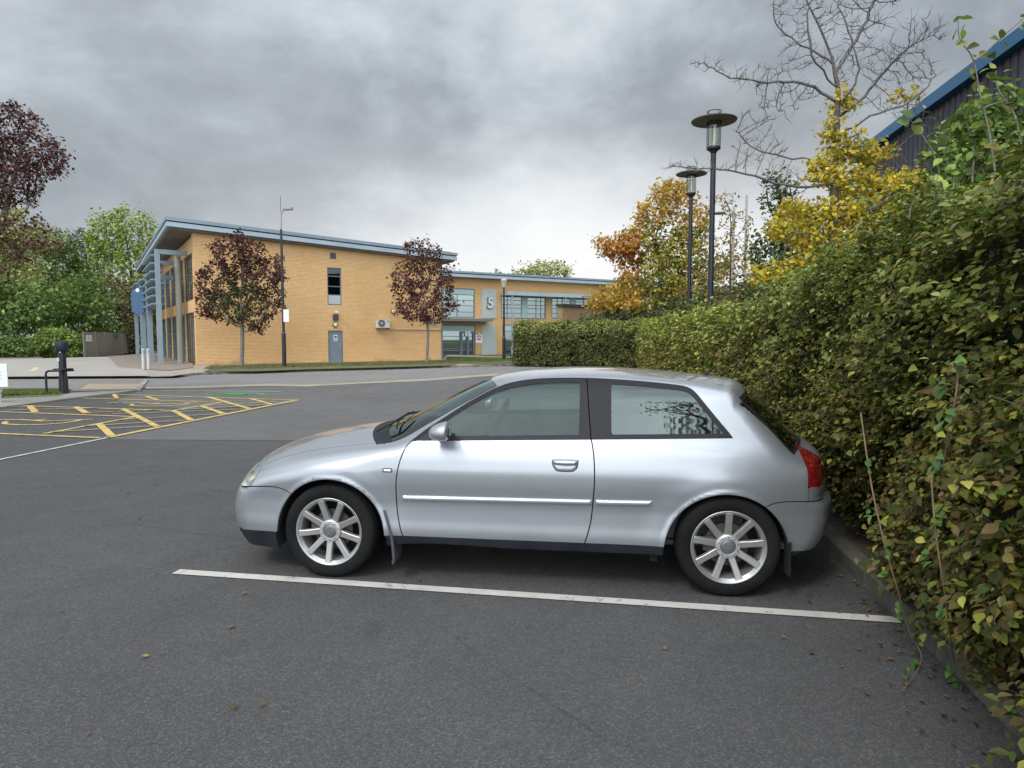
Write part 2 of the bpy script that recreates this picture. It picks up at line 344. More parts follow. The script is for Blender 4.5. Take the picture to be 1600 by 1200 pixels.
# ================================================================== the hatchback
CAR_YAW=R(7.45); CO=(-1.1275,5.1472,0.0)
def spl(pts):
    X=np.array([p[0] for p in pts],float); Y=np.array([p[1] for p in pts],float); h=np.diff(X); d=np.diff(Y)/h
    m=np.zeros(len(X)); m[0]=d[0]; m[-1]=d[-1]
    for i in range(1,len(X)-1):
        m[i]=0 if d[i-1]*d[i]<=0 else (h[i-1]+h[i])/( (h[i]+ (h[i-1]+h[i]))/3/d[i-1]*1.0+((h[i-1]+(h[i-1]+h[i]))/3)/d[i]) if False else (d[i-1]*h[i]+d[i]*h[i-1])/(h[i-1]+h[i])
    def fn(x):
        x=np.asarray(x,float); i=np.clip(np.searchsorted(X,x)-1,0,len(X)-2); H_=h[i]; t=(x-X[i])/H_
        ins=(X[i+1]-X[i])*((2*t**3-3*t**2+1)*0)+(2*t**3-3*t**2+1)*Y[i]+(t**3-2*t**2+t)*H_*m[i]+(-2*t**3+3*t**2)*Y[i+1]+(t**3-t**2)*H_*m[i+1]
        lo=Y[0]+(x-X[0])*m[0]; hi=Y[-1]+(x-X[-1])*m[-1]
        return np.where(x<X[0],lo,np.where(x>X[-1],hi,ins))
    return fn
Zc=spl([(-1.0,.42),(-.93,.56),(-.88,.63),(-.82,.675),(-.74,.722),(-.6,.785),(-.41,.845),(-.15,.897),(.1,.935),(.20,.948),(.29,.975),(.5,1.078),(.75,1.203),(.93,1.286),(1.05,1.326),(1.2,1.354),(1.4,1.373),(1.65,1.383),(1.9,1.381),(2.2,1.364),(2.5,1.336),(2.68,1.314),(2.765,1.298),(2.80,1.272),(2.825,1.24),(2.9,1.175),(3.05,1.04),(3.18,.925),(3.25,.885),(3.33,.84),(3.39,.74),(3.45,.5)])
Wp=spl([(-1.0,.60),(-.85,.72),(-.65,.785),(-.4,.828),(-.2,.848),(.0,.858),(.5,.864),(1.5,.866),(2.3,.864),(2.6,.858),(2.9,.836),(3.15,.80),(3.4,.72)])
Sx=spl([(.08,.075),(.15,.055),(.22,.034),(.28,.018),(.34,.012),(.42,.018),(.5,.020),(.58,.012),(.66,.002),(.72,.0),(.78,.006),(.84,.020),(.89,.038),(.93,.058),(.96,.074),(1.05,.118),(1.15,.165),(1.24,.210),(1.31,.262),(1.36,.315),(1.45,.42)])
xn=spl([(.05,-.70),(.15,-.77),(.25,-.835),(.35,-.868),(.45,-.882),(.53,-.873),(.585,-.848),(.62,-.832),(.68,-.80),(.74,-.75),(.9,-.55)])
xt=spl([(.1,3.20),(.2,3.24),(.3,3.30),(.4,3.352),(.5,3.372),(.57,3.362),(.60,3.335),(.66,3.328),(.76,3.325),(.86,3.30),(.95,3.25),(1.3,3.0)])
AF=(.03,.295,.378); AR=(2.575,.272,.378)
def flare(x,z):
    f_=0
    for cx_,cz_,r_ in (AF,AR):
        d=np.hypot(x-cx_,z-cz_)-r_
        f_=f_+.010*np.exp(-(np.maximum(d,0)/.022)**2)+.010*np.exp(-((d-.03)/.09)**2)
    return f_
def smax(a,b,k_):
    h=np.clip(.5+.5*(a-b)/k_,0,1); return b+(a-b)*h+k_*h*(1-h)
def sst(a,b,x): t=np.clip((x-a)/(b-a),0,1); return t*t*(3-2*t)
def CF(P):
    x,y,z=P[...,0],np.abs(P[...,1]),P[...,2]
    W=Wp(x)-Sx(z)+flare(x,z)
    f1=(y-W)/np.sqrt(1+(.45*sst(.9,1.0,z))**2)
    a=.38*(1-sst(1.0,1.6,x))-.38*sst(2.25,2.7,x); xe=x-a*y*y
    zc=Zc(xe); sl=(Zc(xe+.004)-zc)/.004
    f2=(z-(zc-.10*y*y))/np.sqrt(1+sl*sl)
    f3=xn(z)+.19*(y/.8)**2.6-x
    f4=x-(xt(z)-.21*(y/.8)**2.3)
    kk=.05+.05*(1-sst(.1,.45,x))-.028*sst(.45,.6,x)*(1-sst(1.05,1.35,x))
    return smax(smax(smax(f1,f2,kk),f3,.11),f4,.075)
def grad(P,h=.0015):
    g=np.zeros_like(P)
    for i in range(3):
        e_=np.zeros(3); e_[i]=h; g[...,i]=CF(P+e_)-CF(P-e_)
    return norm(g)
ZA=.56; XA,XB=.10,2.55; RAD=.75
def uv2p(u,v,off=0.0):
    """ray from the spine -> body surface (near half, y>=0)"""
    al=np.where(u<XA,(XA-u)/RAD,np.where(u>XB,(u-XB)/RAD,0)); sg=np.where(u<XA,-1,1); al=np.minimum(al,1.565)
    ph=v/RAD; d=np.stack([sg*np.sin(al),np.cos(al)*np.cos(ph),np.cos(al)*np.sin(ph)],-1)
    o=np.stack([np.clip(u,XA,XB),np.zeros_like(u),np.full_like(u,ZA)],-1)
    lo=np.full(u.shape,.05); hi=np.full(u.shape,1.6)
    for _ in range(34):
        mid=(lo+hi)/2; ins=CF(o+d*mid[...,None])<off; lo=np.where(ins,mid,lo); hi=np.where(ins,hi,mid)
    return o+d*((lo+hi)/2)[...,None]
def p2uv(P):
    x=P[...,0]; ox=np.clip(x,XA,XB); d=norm(P-np.stack([ox,np.zeros_like(ox),np.full_like(ox,ZA)],-1))
    al=np.arcsin(np.clip(np.abs(d[...,0]),0,1)); ph=np.arctan2(d[...,2],d[...,1])
    u=np.where(x<XA,XA-RAD*al,np.where(x>XB,XB+RAD*al,x)); return np.stack([u,ph*RAD],-1)
def bis(fn,lo,hi,n=36):
    lo=np.array(lo,float); hi=np.array(hi,float)
    for _ in range(n):
        m_=(lo+hi)/2; ins=CF(fn(m_))<0; lo=np.where(ins,m_,lo); hi=np.where(ins,hi,m_)
    return (lo+hi)/2
def dens(pts,st=.014,closed=False):
    pts=[np.array(p,float) for p in pts]
    if closed: pts=pts+[pts[0]]
    o_=[]
    for a,b in zip(pts[:-1],pts[1:]):
        n=max(1,int(np.linalg.norm(b-a)/st)); o_+=[a+(b-a)*i/n for i in range(n)]
    return np.array(o_ if closed else o_+[pts[-1]])
def catm(pts,n=6,closed=False):
    P=[np.array(p,float) for p in pts]; m=len(P); o_=[]
    rg=range(m if closed else m-1)
    for i in rg:
        p0,p1,p2,p3=(P[(i-1)%m],P[i],P[(i+1)%m],P[(i+2)%m]) if closed else (P[max(i-1,0)],P[i],P[i+1],P[min(i+2,m-1)])
        for k_ in range(n):
            t=k_/n; o_.append(.5*((2*p1)+(p2-p0)*t+(2*p0-5*p1+4*p2-p3)*t*t+(3*p1-p0-3*p2+p3)*t**3))
    if not closed: o_.append(P[-1])
    return [tuple(q) for q in o_]
def side(pts,closed=False,d=True):
    q=dens(pts,closed=closed) if d else np.array(pts); x,z=q[:,0],q[:,1]
    y=bis(lambda m_:np.stack([x,m_,z],-1),np.zeros(len(q)),np.full(len(q),1.2)); return np.stack([x,y,z],-1)
def top(pts):
    q=dens(pts); x,y=q[:,0],q[:,1]
    z=bis(lambda m_:np.stack([x,y,m_],-1),np.full(len(q),.6),np.full(len(q),1.8)); return np.stack([x,y,z],-1)
def nose(pts,sgn=-1):
    q=dens(pts); y,z=q[:,0],q[:,1]
    t=bis(lambda m_:np.stack([m_*sgn+1.2,y,z],-1),np.zeros(len(q)),np.full(len(q),2.6)); return np.stack([t*sgn+1.2,y,z],-1)
def inpoly(px,py,poly):
    c=np.zeros(px.shape,bool); n=len(poly)
    for i in range(n):
        x1,y1=poly[i]; x2,y2=poly[(i+1)%n]
        if y1==y2: continue
        c^=((y1>py)!=(y2>py))&(px<(x2-x1)*(py-y1)/(y2-y1)+x1)
    return c
def dist_poly(P2,pts):
    best=np.full(len(P2),9.)
    for a,b in zip(pts[:-1],pts[1:]):
        a=np.array(a);b=np.array(b);d=b-a;t=np.clip(((P2-a)@d)/max(d@d,1e-12),0,1)
        best=np.minimum(best,np.linalg.norm(P2-(a+t[:,None]*d),axis=1))
    return best
# --- feature curves, traced in the car's own side elevation (x rearwards, z up), metres
beltz=lambda x:.927+(x-.578)*.0262
def inset(poly,d):
    n=len(poly); o_=[]
    ar=sum(poly[i][0]*poly[(i+1)%n][1]-poly[(i+1)%n][0]*poly[i][1] for i in range(n)); s_=1 if ar>0 else -1
    for i in range(n):
        p0,p1,p2=np.array(poly[i-1]),np.array(poly[i]),np.array(poly[(i+1)%n])
        e1=(p1-p0)/max(np.linalg.norm(p1-p0),1e-9); e2=(p2-p1)/max(np.linalg.norm(p2-p1),1e-9)
        nn=np.array([-(e1+e2)[1],(e1+e2)[0]])*s_; nn/=max(np.linalg.norm(nn),1e-9); c_=max(.35,abs(nn@np.array([-e1[1],e1[0]])))
        o_.append(tuple(p1+nn*d/c_))
    return o_
dlo_top=catm([(.57,beltz(.57)),(.66,.998),(.77,1.072),(.885,1.148),(1.0,1.216),(1.115,1.272),(1.23,1.308),(1.41,1.331),(1.69,1.337),(2.0,1.324),(2.25,1.303),(2.355,1.286),(2.405,1.252),(2.46,1.183),(2.53,1.095),(2.60,1.008),(2.617,beltz(2.617))],5)
DLO=dlo_top+[(x,beltz(x)) for x in np.linspace(2.55,.63,30)]
D1=inset(DLO,.030)
def clipx(poly,x0,x1):
    for s_,xx in ((1,x0),(-1,x1)):
        o_=[];n=len(poly)
        for i in range(n):
            a,b=poly[i],poly[(i+1)%n]; ia=s_*(a[0]-xx)>=0; ib=s_*(b[0]-xx)>=0
            if ia: o_.append(a)
            if ia!=ib:
                t=(xx-a[0])/(b[0]-a[0]); o_.append((xx,a[1]+t*(b[1]-a[1])))
        poly=o_
    return poly
def rnd(poly,r=.03):
    n=len(poly); keep=[]
    for i in range(n):
        p0,p1,p2=np.array(poly[i-1]),np.array(poly[i]),np.array(poly[(i+1)%n])
        a=p0-p1;b=p2-p1;ca=(a@b)/max(np.linalg.norm(a)*np.linalg.norm(b),1e-9)
        if ca>-.8 and min(np.linalg.norm(a),np.linalg.norm(b))>.002:
            q0=p1+a/np.linalg.norm(a)*min(r,np.linalg.norm(a)*.9); q1=p1+b/np.linalg.norm(b)*min(r,np.linalg.norm(b)*.9)
            keep+=[tuple((1-t)**2*q0+2*t*(1-t)*p1+t*t*q1) for t in np.linspace(0,1,6)]
        else: keep.append(tuple(p1))
    return keep
DG=clipx(D1,.80,1.668); QG=rnd(clipx(D1,1.872,2.7),.035)
doorF=catm([(.576,.927),(.545,.885),(.514,.80),(.494,.70),(.487,.60),(.492,.47),(.510,.37),(.530,.300)],5)
doorR=catm([(1.747,.957),(1.760,.89),(1.768,.80),(1.769,.70),(1.763,.60),(1.750,.46),(1.730,.37),(1.708,.300)],5)
bpil=[(1.712,1.337),(1.745,.957)]
def circ(c,r,a0,a1,n=200): return [(c[0]+r*math.cos(R(a)),c[1]+r*math.sin(R(a))) for a in np.linspace(a0,a1,n)]
archF=circ(AF,AF[2],-30,210); archR=circ(AR,AR[2],-30,210)
fline=catm([(-.66,.572),(-.55,.588),(-.45,.598),(-.36,.600),(-.29,.585),(-.235,.560)],4)
rline=catm([(2.800,.573),(2.86,.598),(2.95,.607),(3.08,.606),(3.2,.604)],4)
sillz=.309
botz=spl([(-.95,.17),(-.7,.17),(-.5,.17),(-.36,.17),(.4,.235),(.5,.248),(1.3,.250),(2.15,.250),(2.3,.26),(2.9,.27),(3.4,.29)])
lipF=[(-.95,.262),(-.60,.262+.03),(-.30,.300)]
lipz=lambda x:np.interp(x,[-.95,-.6,-.3],[.262,.285,.298])
lampR=[(-.575,.702),(-.545,.69),(-.538,.655),(-.552,.61),(-.585,.572)]
lampx=lambda z:np.interp(z,[.572,.61,.655,.69,.702],[-.585,-.552,-.538,-.545,-.575])
tailx=lambda z:np.interp(z,[.69,.80,.90,.945],[3.058,3.060,3.070,3.078])
hoody=lambda x:np.interp(x,[-.9,-.78,-.5,0,.3],[.50,.565,.62,.66,.69])
xe_of=lambda x,y:x-(.38*(1-sst(1.0,1.6,x))-.38*sst(2.25,2.7,x))*y*y
wsy=lambda x:np.interp(x,[.2,.47,1.11,1.3],[.735,.715,.585,.56])
# parameter-space wireframe
chains=[]
def offs(pts,d):
    q=np.array(pts); t=np.gradient(q,axis=0); t/=np.maximum(np.linalg.norm(t,axis=1,keepdims=True),1e-9); return [tuple(a) for a in q+np.stack([-t[:,1],t[:,0]],1)*d]
GAP=.0038
for ln in (doorF,doorR,bpil,fline,rline):
    for s_ in (1,-1): chains.append((side(offs(dens(ln),s_*GAP),d=False),False))
for pl in (DLO,DG,QG): chains.append((side(pl,True),True))
chains.append((side(archF),False)); chains.append((side(archR),False))
chains.append((side([(.40,sillz),(2.21,sillz)]),False))
chains.append((side([(x,lipz(x)) for x in np.linspace(-.62,-.30,20)]),False)); chains.append((nose([(y,.262+.023*max(0,(y-.6)/.1)) for y in np.linspace(0,.66,40)]),False))
chains.append((side([(x,.302) for x in np.linspace(2.93,3.08,8)]),False)); chains.append((nose([(y,.302) for y in np.linspace(0,.74,40)],1),False))
chains.append((side([(x,float(botz(x))) for x in np.linspace(-.66,3.05,220)]),False))
chains.append((nose([(y,.17) for y in np.linspace(0,.74,60)]),False)); chains.append((nose([(y,.285) for y in np.linspace(0,.72,30)],1),False))
for s_ in (0,.006):
    chains.append((side([(lampx(z)+s_,z) for z in np.linspace(.572-s_,.702,24)]),False))
    chains.append((nose([(y,.572-s_) for y in np.linspace(.36,.70,30)]),False))
chains.append((nose([(.36,z) for z in np.linspace(.572,.69,14)]),False))
chains.append((nose([(y,.566) for y in np.linspace(0,.72,40)]),False))
chains.append((nose([(y,.607) for y in np.linspace(0,.74,40)],1),False))
for s_ in (0,.006):
    chains.append((side([(tailx(z)-s_,z) for z in np.linspace(.69,.94,24)]),False))
chains.append((nose([(y,.69) for y in np.linspace(.48,.745,20)],1),False))
def xe_line(xe,y0,y1,sgn):  # constant effective x across the roof/screens
    ys=np.linspace(y0,y1,50); return [(xe+sgn*.38*y*y,y) for y in ys]
for xe in (.115,.235,1.0): chains.append((top(xe_line(xe,0,.715 if xe<.3 else .60,1)),False))
rsy=lambda xe:np.interp(xe,[2.815,3.185],[.585,.700])
for xe in (2.835,3.165,2.815,3.185): chains.append((top(xe_line(xe,0,float(rsy(xe)),-1)),False))
for o_ in (0,.035): chains.append((top([(xe-.38*(float(rsy(xe))-o_)**2,float(rsy(xe))-o_) for xe in np.linspace(2.815,3.185,50)]),False))
chains.append((top([(x,float(wsy(x))) for x in np.linspace(.40,1.16,40)]),False))
for s_ in (-GAP,GAP): chains.append((top([(x,float(hoody(x))+s_) for x in np.linspace(-.70,.28,50)]),False))
for s_ in (-.003,.003): chains.append((side([(3.060+s_,z) for z in np.linspace(.607,.69,8)]),False))
chains.append((top([(x,float(wsy(x))-.018) for x in np.linspace(.40,1.16,40)]),False))
uvp=[];edges=[]
for P,cl in chains:
    q=p2uv(P); ok=np.isfinite(q).all(1); q=q[ok]; b=len(uvp); uvp+=[tuple(a) for a in q]
    edges+=[(b+i,b+i+1) for i in range(len(q)-1)]
    if cl: edges.append((b+len(q)-1,b))
U0,U1=XA-RAD*1.56,XB+RAD*1.56; V0,V1=-.44,RAD*math.pi/2
gu=np.arange(U0,U1,.016); gv=np.linspace(V0,V1,104)
gg=np.array([(u+(.008 if j%2 else 0),v) for j,v in enumerate(gv) for u in gu])
ex=np.array(uvp); key=set(map(tuple,np.round(ex/.009).astype(int)))
keep=[g for g in gg if tuple(np.round(g/.009).astype(int)) not in key]
b=len(uvp); uvp+=[tuple(g) for g in keep]
bd_=[(U0,V0),(U1,V0),(U1,V1),(U0,V1)]
res=delaunay_2d_cdt([Vector((p[0],p[1])) for p in uvp],edges,[],0,1e-6)
UV=np.array([tuple(v) for v in res[0]]); UV[:,1]=np.minimum(UV[:,1],V1); TR=np.array([f for f in res[2] if len(f)==3])
PB=uv2p(UV[:,0],UV[:,1]); PN=grad(PB)
def flankn(P,h=.01):
    x,z=P[:,0],P[:,2]; W_=lambda a,b_:Wp(a)-Sx(b_); return norm(np.stack([-(W_(x+h,z)-W_(x-h,z))/(2*h),np.ones(len(P)),-(W_(x,z+h)-W_(x,z-h))/(2*h)],1))
PG=flankn(PB); PI=uv2p(UV[:,0],UV[:,1],-.022)
cuv=UV[TR].mean(1); C3=uv2p(cuv[:,0],cuv[:,1]); cx_,cy_,cz_=C3.T; C2=C3[:,[0,2]]; NB=grad(C3)
ar2=np.abs(np.cross(UV[TR[:,1]]-UV[TR[:,0]],UV[TR[:,2]]-UV[TR[:,0]]))
XE=xe_of(cx_,cy_); isside=cy_>.38
lab=np.full(len(TR),'roof_and_quarter',dtype=object)
dF=np.interp(cz_,[p[1] for p in doorF][::-1],[p[0] for p in doorF][::-1]); dR=np.interp(cz_,[p[1] for p in doorR][::-1],[p[0] for p in doorR][::-1])
indlo=inpoly(cx_,cz_,DLO)&isside; low=cz_<beltz(cx_)
lab[(cx_<dF)&(cz_<1.0)&isside&(XE<.28)]='front_fender'
lab[(cx_<.5)&(cy_<=.38)]='bonnet'
hd=(cy_<hoody(cx_))&(XE<.115)&(cz_>.69); lab[hd]='bonnet'
lab[(cx_<-.5)&(cz_>.566)&(cz_<=.70)&(cy_<=.45)]='grille_panel'
lab[(XE>.115)&(XE<.235)&(cy_<.72)&(cz_>.88)]='cowl'
lab[(XE>.235)&(XE<1.0)&(cy_<wsy(cx_))&(cz_>.88)]='windscreen'
lab[(lab=='windscreen')&(cy_>wsy(cx_)-.018)]='windscreen_trim'
lab[(cx_>dF)&(cx_<dR)&low&(cz_>sillz)&isside&(cx_>.4)]='door'
lab[indlo]='window_surround'
lab[inpoly(cx_,cz_,DG)&isside]='door_glass'; lab[inpoly(cx_,cz_,QG)&isside]='quarter_glass'
lab[(XE>2.835)&(XE<3.165)&(cy_<.645)&(cz_>.86)&(cx_>2.3)]='rear_window'
rim_=(XE>2.815)&(XE<3.185)&(cy_<rsy(XE))&(cz_>.80)&(cx_>2.3); lab[rim_]='rear_screen_border'; lab[(XE>2.835)&(XE<3.165)&(cy_<rsy(XE)-.035)&(cz_>.80)&(cx_>2.3)]='rear_window'
tg=(cx_>2.9)&(cz_>.607)&(cy_<.66)&(lab!='rear_window')&(lab!='rear_screen_border')&(cz_<.95); lab[tg]='tailgate'
fb=(cx_<-.1)&(cz_<np.interp(cx_,[p[0] for p in fline],[p[1] for p in fline])); lab[fb]='front_bumper'
lab[(cx_<-.5)&(cz_<.566)&(cy_<=.74)]='front_bumper'
rb_=(cx_>2.7)&(cz_<np.interp(cx_,[p[0] for p in rline],[p[1] for p in rline])); lab[rb_]='rear_bumper'
lab[(cx_<lampx(cz_))&(cz_>.572)&(cz_<.702)&(cy_>.36)&(cz_<.702-.0*(cx_))&(NB[:,2]<.80)]='headlight'
lab[(cx_>tailx(cz_))&(cz_>.69)&(cz_<.922)&(cy_>.48)&(XE<4)]='tail_light'
lab[(cz_<sillz)&(cx_>.2)&(cx_<2.4)]='sill'
lab[(cx_<-.1)&(cz_<lipz(cx_))]='lower_lip'; lab[(cx_>2.7)&(cz_<.302)]='lower_valance'
gap=np.zeros(len(TR),bool)
for ln in (doorF,doorR,fline,rline,bpil):
    m_=isside&(cx_>min(p[0] for p in ln)-.05)&(cx_<max(p[0] for p in ln)+.05); ii=np.nonzero(m_)[0]
    gap[ii]|=dist_poly(C2[ii],[tuple(p) for p in dens(ln,.03)])<GAP*(.62 if ln is bpil else 1.0)
gap|=(np.abs(cy_-hoody(cx_))<GAP)&(XE<.115)&(cx_>-.70)&(cz_>.69)
for s_,cc in ((1,lampx),):
    gap|=(cx_>lampx(cz_))&(cx_<lampx(cz_)+.006)&(cz_>.572)&(cz_<.702)&isside&(cx_<-.4)
gap|=(cx_<lampx(.572))&(cz_<.572)&(cz_>.566)&(cy_>.3)
gap|=isside&(np.abs(cx_-3.060)<.003)&(cz_<.69)&(cz_>.607)
gap|=(cx_<tailx(cz_))&(cx_>tailx(cz_)-.006)&(cz_>.69)&(cz_<.94)&isside
inA=((np.hypot(cx_-AF[0],cz_-AF[1])<AF[2])|(np.hypot(cx_-AR[0],cz_-AR[1])<AR[2]))&(cy_>.5)
dead=inA|(cz_<np.where(cx_<-.5,.17,np.where(cx_>3.0,.285,botz(cx_))))|(ar2<1e-11)
# far outside the opening the lower strip behind the arch is gone as well
dead|=(cx_>-.36)&(cx_<.42)&(cz_<.30)|(cx_>2.19)&(cx_<2.955)&(cz_<.28)
def loc(P): # near-positive y -> right-handed local frame (y away from the camera)
    Q=P.copy(); Q[...,1]*=-1; return Q
def half_mesh(name,tris,P,Nr,mirror,thick=.010):
    u,inv=np.unique(tris,return_inverse=True); T=inv.reshape(tris.shape); p=P[u]; n=Nr[u]
    # wind so the face looks outward
    fn_=np.cross(p[T[:,1]]-p[T[:,0]],p[T[:,2]]-p[T[:,0]]); fl=(fn_*n[T].mean(1)).sum(1)<0; T=T.copy(); T[fl]=T[fl][:,::-1]
    allv=[];allf=[];alln=[]
    # boundary skirt, folded inwards: the panel edge has thickness
    es={}
    for t in T:
        for a,b_ in ((t[0],t[1]),(t[1],t[2]),(t[2],t[0])):
            if (b_,a) in es: es.pop((b_,a))
            else: es[(a,b_)]=1
    E_=np.array(list(es)) if es else np.zeros((0,2),int)
    if len(E_): E_=E_[~((p[E_[:,0],1]<.006)&(p[E_[:,1],1]<.006))]
    for sgn in mirror:
        q=p.copy(); m_=n.copy(); q[:,1]*=-sgn; m_[:,1]*=-sgn; FT=T if sgn<0 else T[:,::-1]
        base=sum(len(a) for a in allv); allv.append(q); alln.append(m_); allf.append(FT+base)
        if thick and len(E_):
            k_=len(E_); a=q[E_[:,0]];b_=q[E_[:,1]]; a2=a-m_[E_[:,0]]*thick; b2=b_-m_[E_[:,1]]*thick
            base=sum(len(x) for x in allv); vv=np.concatenate([a,b_,b2,a2]); nn=norm(np.cross(b_-a,a2-a)) ; nn=nn*(1 if sgn<0 else -1)
            allv.append(vv); alln.append(np.concatenate([nn]*4)); i=np.arange(k_)
            f1=np.stack([i,i+3*k_,i+k_],1); f2=np.stack([i+k_,i+3*k_,i+2*k_],1); ff=np.concatenate([f1,f2])
            if sgn<0: ff=ff[:,::-1]
            allf.append(ff+base)
    return np_mesh(name,np.concatenate(allv),np.concatenate(allf),True,None,np.concatenate(alln))
car=empty('parked_car',CO,-CAR_YAW,'silver three-door hatchback parked against the hedge with alloy wheels','car')
# paint
pm=mat('silver_paint',(0.40,0.42,0.45),0.34,0.66,spec=0.5); t=NT(pm); v=t.coord()
t.b.inputs['Coat Weight'].default_value=0.9; t.b.inputs['Coat Roughness'].default_value=0.035
fl=t.n('ShaderNodeTexVoronoi',{'Vector':v,'Scale':900.0}); c=t.mix(t.math('MULTIPLY',fl.outputs['Distance'],0.25),(0.375,0.395,0.428),(0.50,0.52,0.545))
dirt=t.noise(2.2,6,0.7,v); sep=t.n('ShaderNodeSeparateXYZ',{0:v}); lowm=t.ramp(sep.outputs[2],[(0.0,(1,1,1)),(0.62,(0.0,)*3)])
c=t.mix(t.math('MULTIPLY',t.ramp(dirt,[(0.4,(0,0,0)),(0.75,(0.5,)*3)]),lowm),c,(0.24,0.225,0.20)); t.col(c)
t.rough(t.math('ADD',0.29,t.math('MULTIPLY',t.noise(5,6,0.7,v),0.12)))
t.bump(t.noise(1.5,2,0.4,v),0.10,0.02)
BLK=var_mat('black_plastic',(0.011,0.013,0.018),(0.018,0.020,0.026),6,0.6,spec=0.25); DRK=mat('shadow_black',(0.006,0.006,0.006),0.95)
GRIM=var_mat('dusty_plastic',(0.05,0.053,0.06),(0.085,0.085,0.09),4,0.8)
SURR=mat('window_trim_black',(0.012,0.012,0.016),0.5,spec=0.25); RUB=var_mat('tyre_rubber',(0.007,0.007,0.008),(0.014,0.0135,0.013),5,0.85,bump=0.2,bscale=120,spec=0.2)
CG=glass('car_glass',(0.74,0.88,0.85),0.66); CGQ=glass('car_glass_privacy',(0.76,0.88,0.86),0.34)
CG.node_tree.nodes['Math.001'].inputs[2].default_value=0.050; CGQ.node_tree.nodes['Glossy BSDF'].inputs['Roughness'].default_value=0.025; CGQ.node_tree.nodes['Math.001'].inputs[2].default_value=0.10
ALU=var_mat('alloy',(0.52,0.52,0.52),(0.36,0.345,0.33),4,0.34,0.7)
RED=mat('tail_red',(0.20,0.005,0.010),0.08,0,spec=0.7); RED.node_tree.nodes['Principled BSDF'].inputs['Coat Weight'].default_value=1.0
TRIM=var_mat('seat_cloth',(0.045,0.046,0.05),(0.08,0.08,0.083),30,0.95)
mats={'door':pm,'front_fender':pm,'bonnet':pm,'grille_panel':BLK,'cowl':BLK,'windscreen':CG,'roof_and_quarter':pm,'window_surround':SURR,'rear_screen_border':SURR,'windscreen_trim':SURR,'door_glass':CG,'quarter_glass':CGQ,'rear_window':CGQ,'tailgate':pm,'front_bumper':pm,'rear_bumper':pm,'headlight':None,'tail_light':RED,'sill':BLK,'lower_lip':BLK,'lower_valance':BLK}
HL=mat('headlight_lens',(0.50,0.50,0.44),0.12,0.15,spec=0.6); t=NT(HL); v=t.coord(); t.col(t.mix(t.ramp(t.noise(16,2,0.5,v),[(0.42,(0,0,0)),(0.58,(1,1,1))]),(0.60,0.60,0.50),(0.20,0.205,0.19))); HL.node_tree.nodes['Principled BSDF'].inputs['Coat Weight'].default_value=1.0; HL.node_tree.nodes['Principled BSDF'].inputs['Coat Roughness'].default_value=0.03
mats['headlight']=HL
nm={'roof_and_quarter':'body_shell','door_glass':'side_window','quarter_glass':'rear_side_window'}
both={'windscreen_trim','rear_screen_border','bonnet','grille_panel','cowl','windscreen','roof_and_quarter','rear_window','tailgate','front_bumper','rear_bumper','lower_lip','lower_valance'}
parts={}
for L_ in mats:
    sel=(lab==L_)&~gap&~dead
    if not sel.any(): print('no tris for',L_); continue
    tr_=TR[sel]
    P_=PB
    if L_ in('door_glass','quarter_glass','windscreen','rear_window'): P_=PB-PN*.005
    elif L_=='window_surround': P_=PB-PN*.002
    th=.0 if 'glass' in L_ or L_ in('windscreen','rear_window') else .012
    for mm in ([(-1,1)] if L_ in both else [(1,),(-1,)]):
        o=obj(nm.get(L_,L_),half_mesh(L_,tr_,P_,PG if L_ in('door_glass','quarter_glass') else PN,[-m__ for m__ in mm] if L_ not in both else (1,-1),th),mats[L_],car); parts.setdefault(L_,[]).append(o)
# dark inner liner: what the shut lines look into
opn=np.isin(lab,['door_glass','quarter_glass','windscreen','rear_window'])|dead
obj('inner_liner',half_mesh('inner_liner',TR[~opn],PI,PN,(1,-1),0),DRK,car)
for (cx0,cz0,r_) in ((AF[0],AF[1],.383),(AR[0],AR[1],.383)):
    for s_ in (1,-1):
        aa=list(range(-15,196,7)); k_=len(aa); m_=MB().add([(cx0+r_*math.cos(R(a)),s_*y_,cz0+r_*math.sin(R(a))) for y_ in (.840,.48) for a in aa],[(i,i+1,i+1+k_,i+k_) for i in range(k_-1)])
        m_.add([(cx0+.4*math.cos(R(a)),s_*.48,max(.17,cz0+.4*math.sin(R(a)))) for a in range(0,360,12)],[tuple(range(30))]); obj('wheel_arch_liner',m_,DRK,car)
m_=MB(); m_.box((-.72,-.55,.17),(3.05,.55,.24)); m_.box((.42,-.66,.205),(2.16,.66,.27)); m_.tube([(.4,.2,.17),(2.2,.25,.16),(2.9,.45,.2)],.03); m_.box((1.5,-.3,.13),(2.1,.1,.20))
obj('underbody',m_,DRK,car)
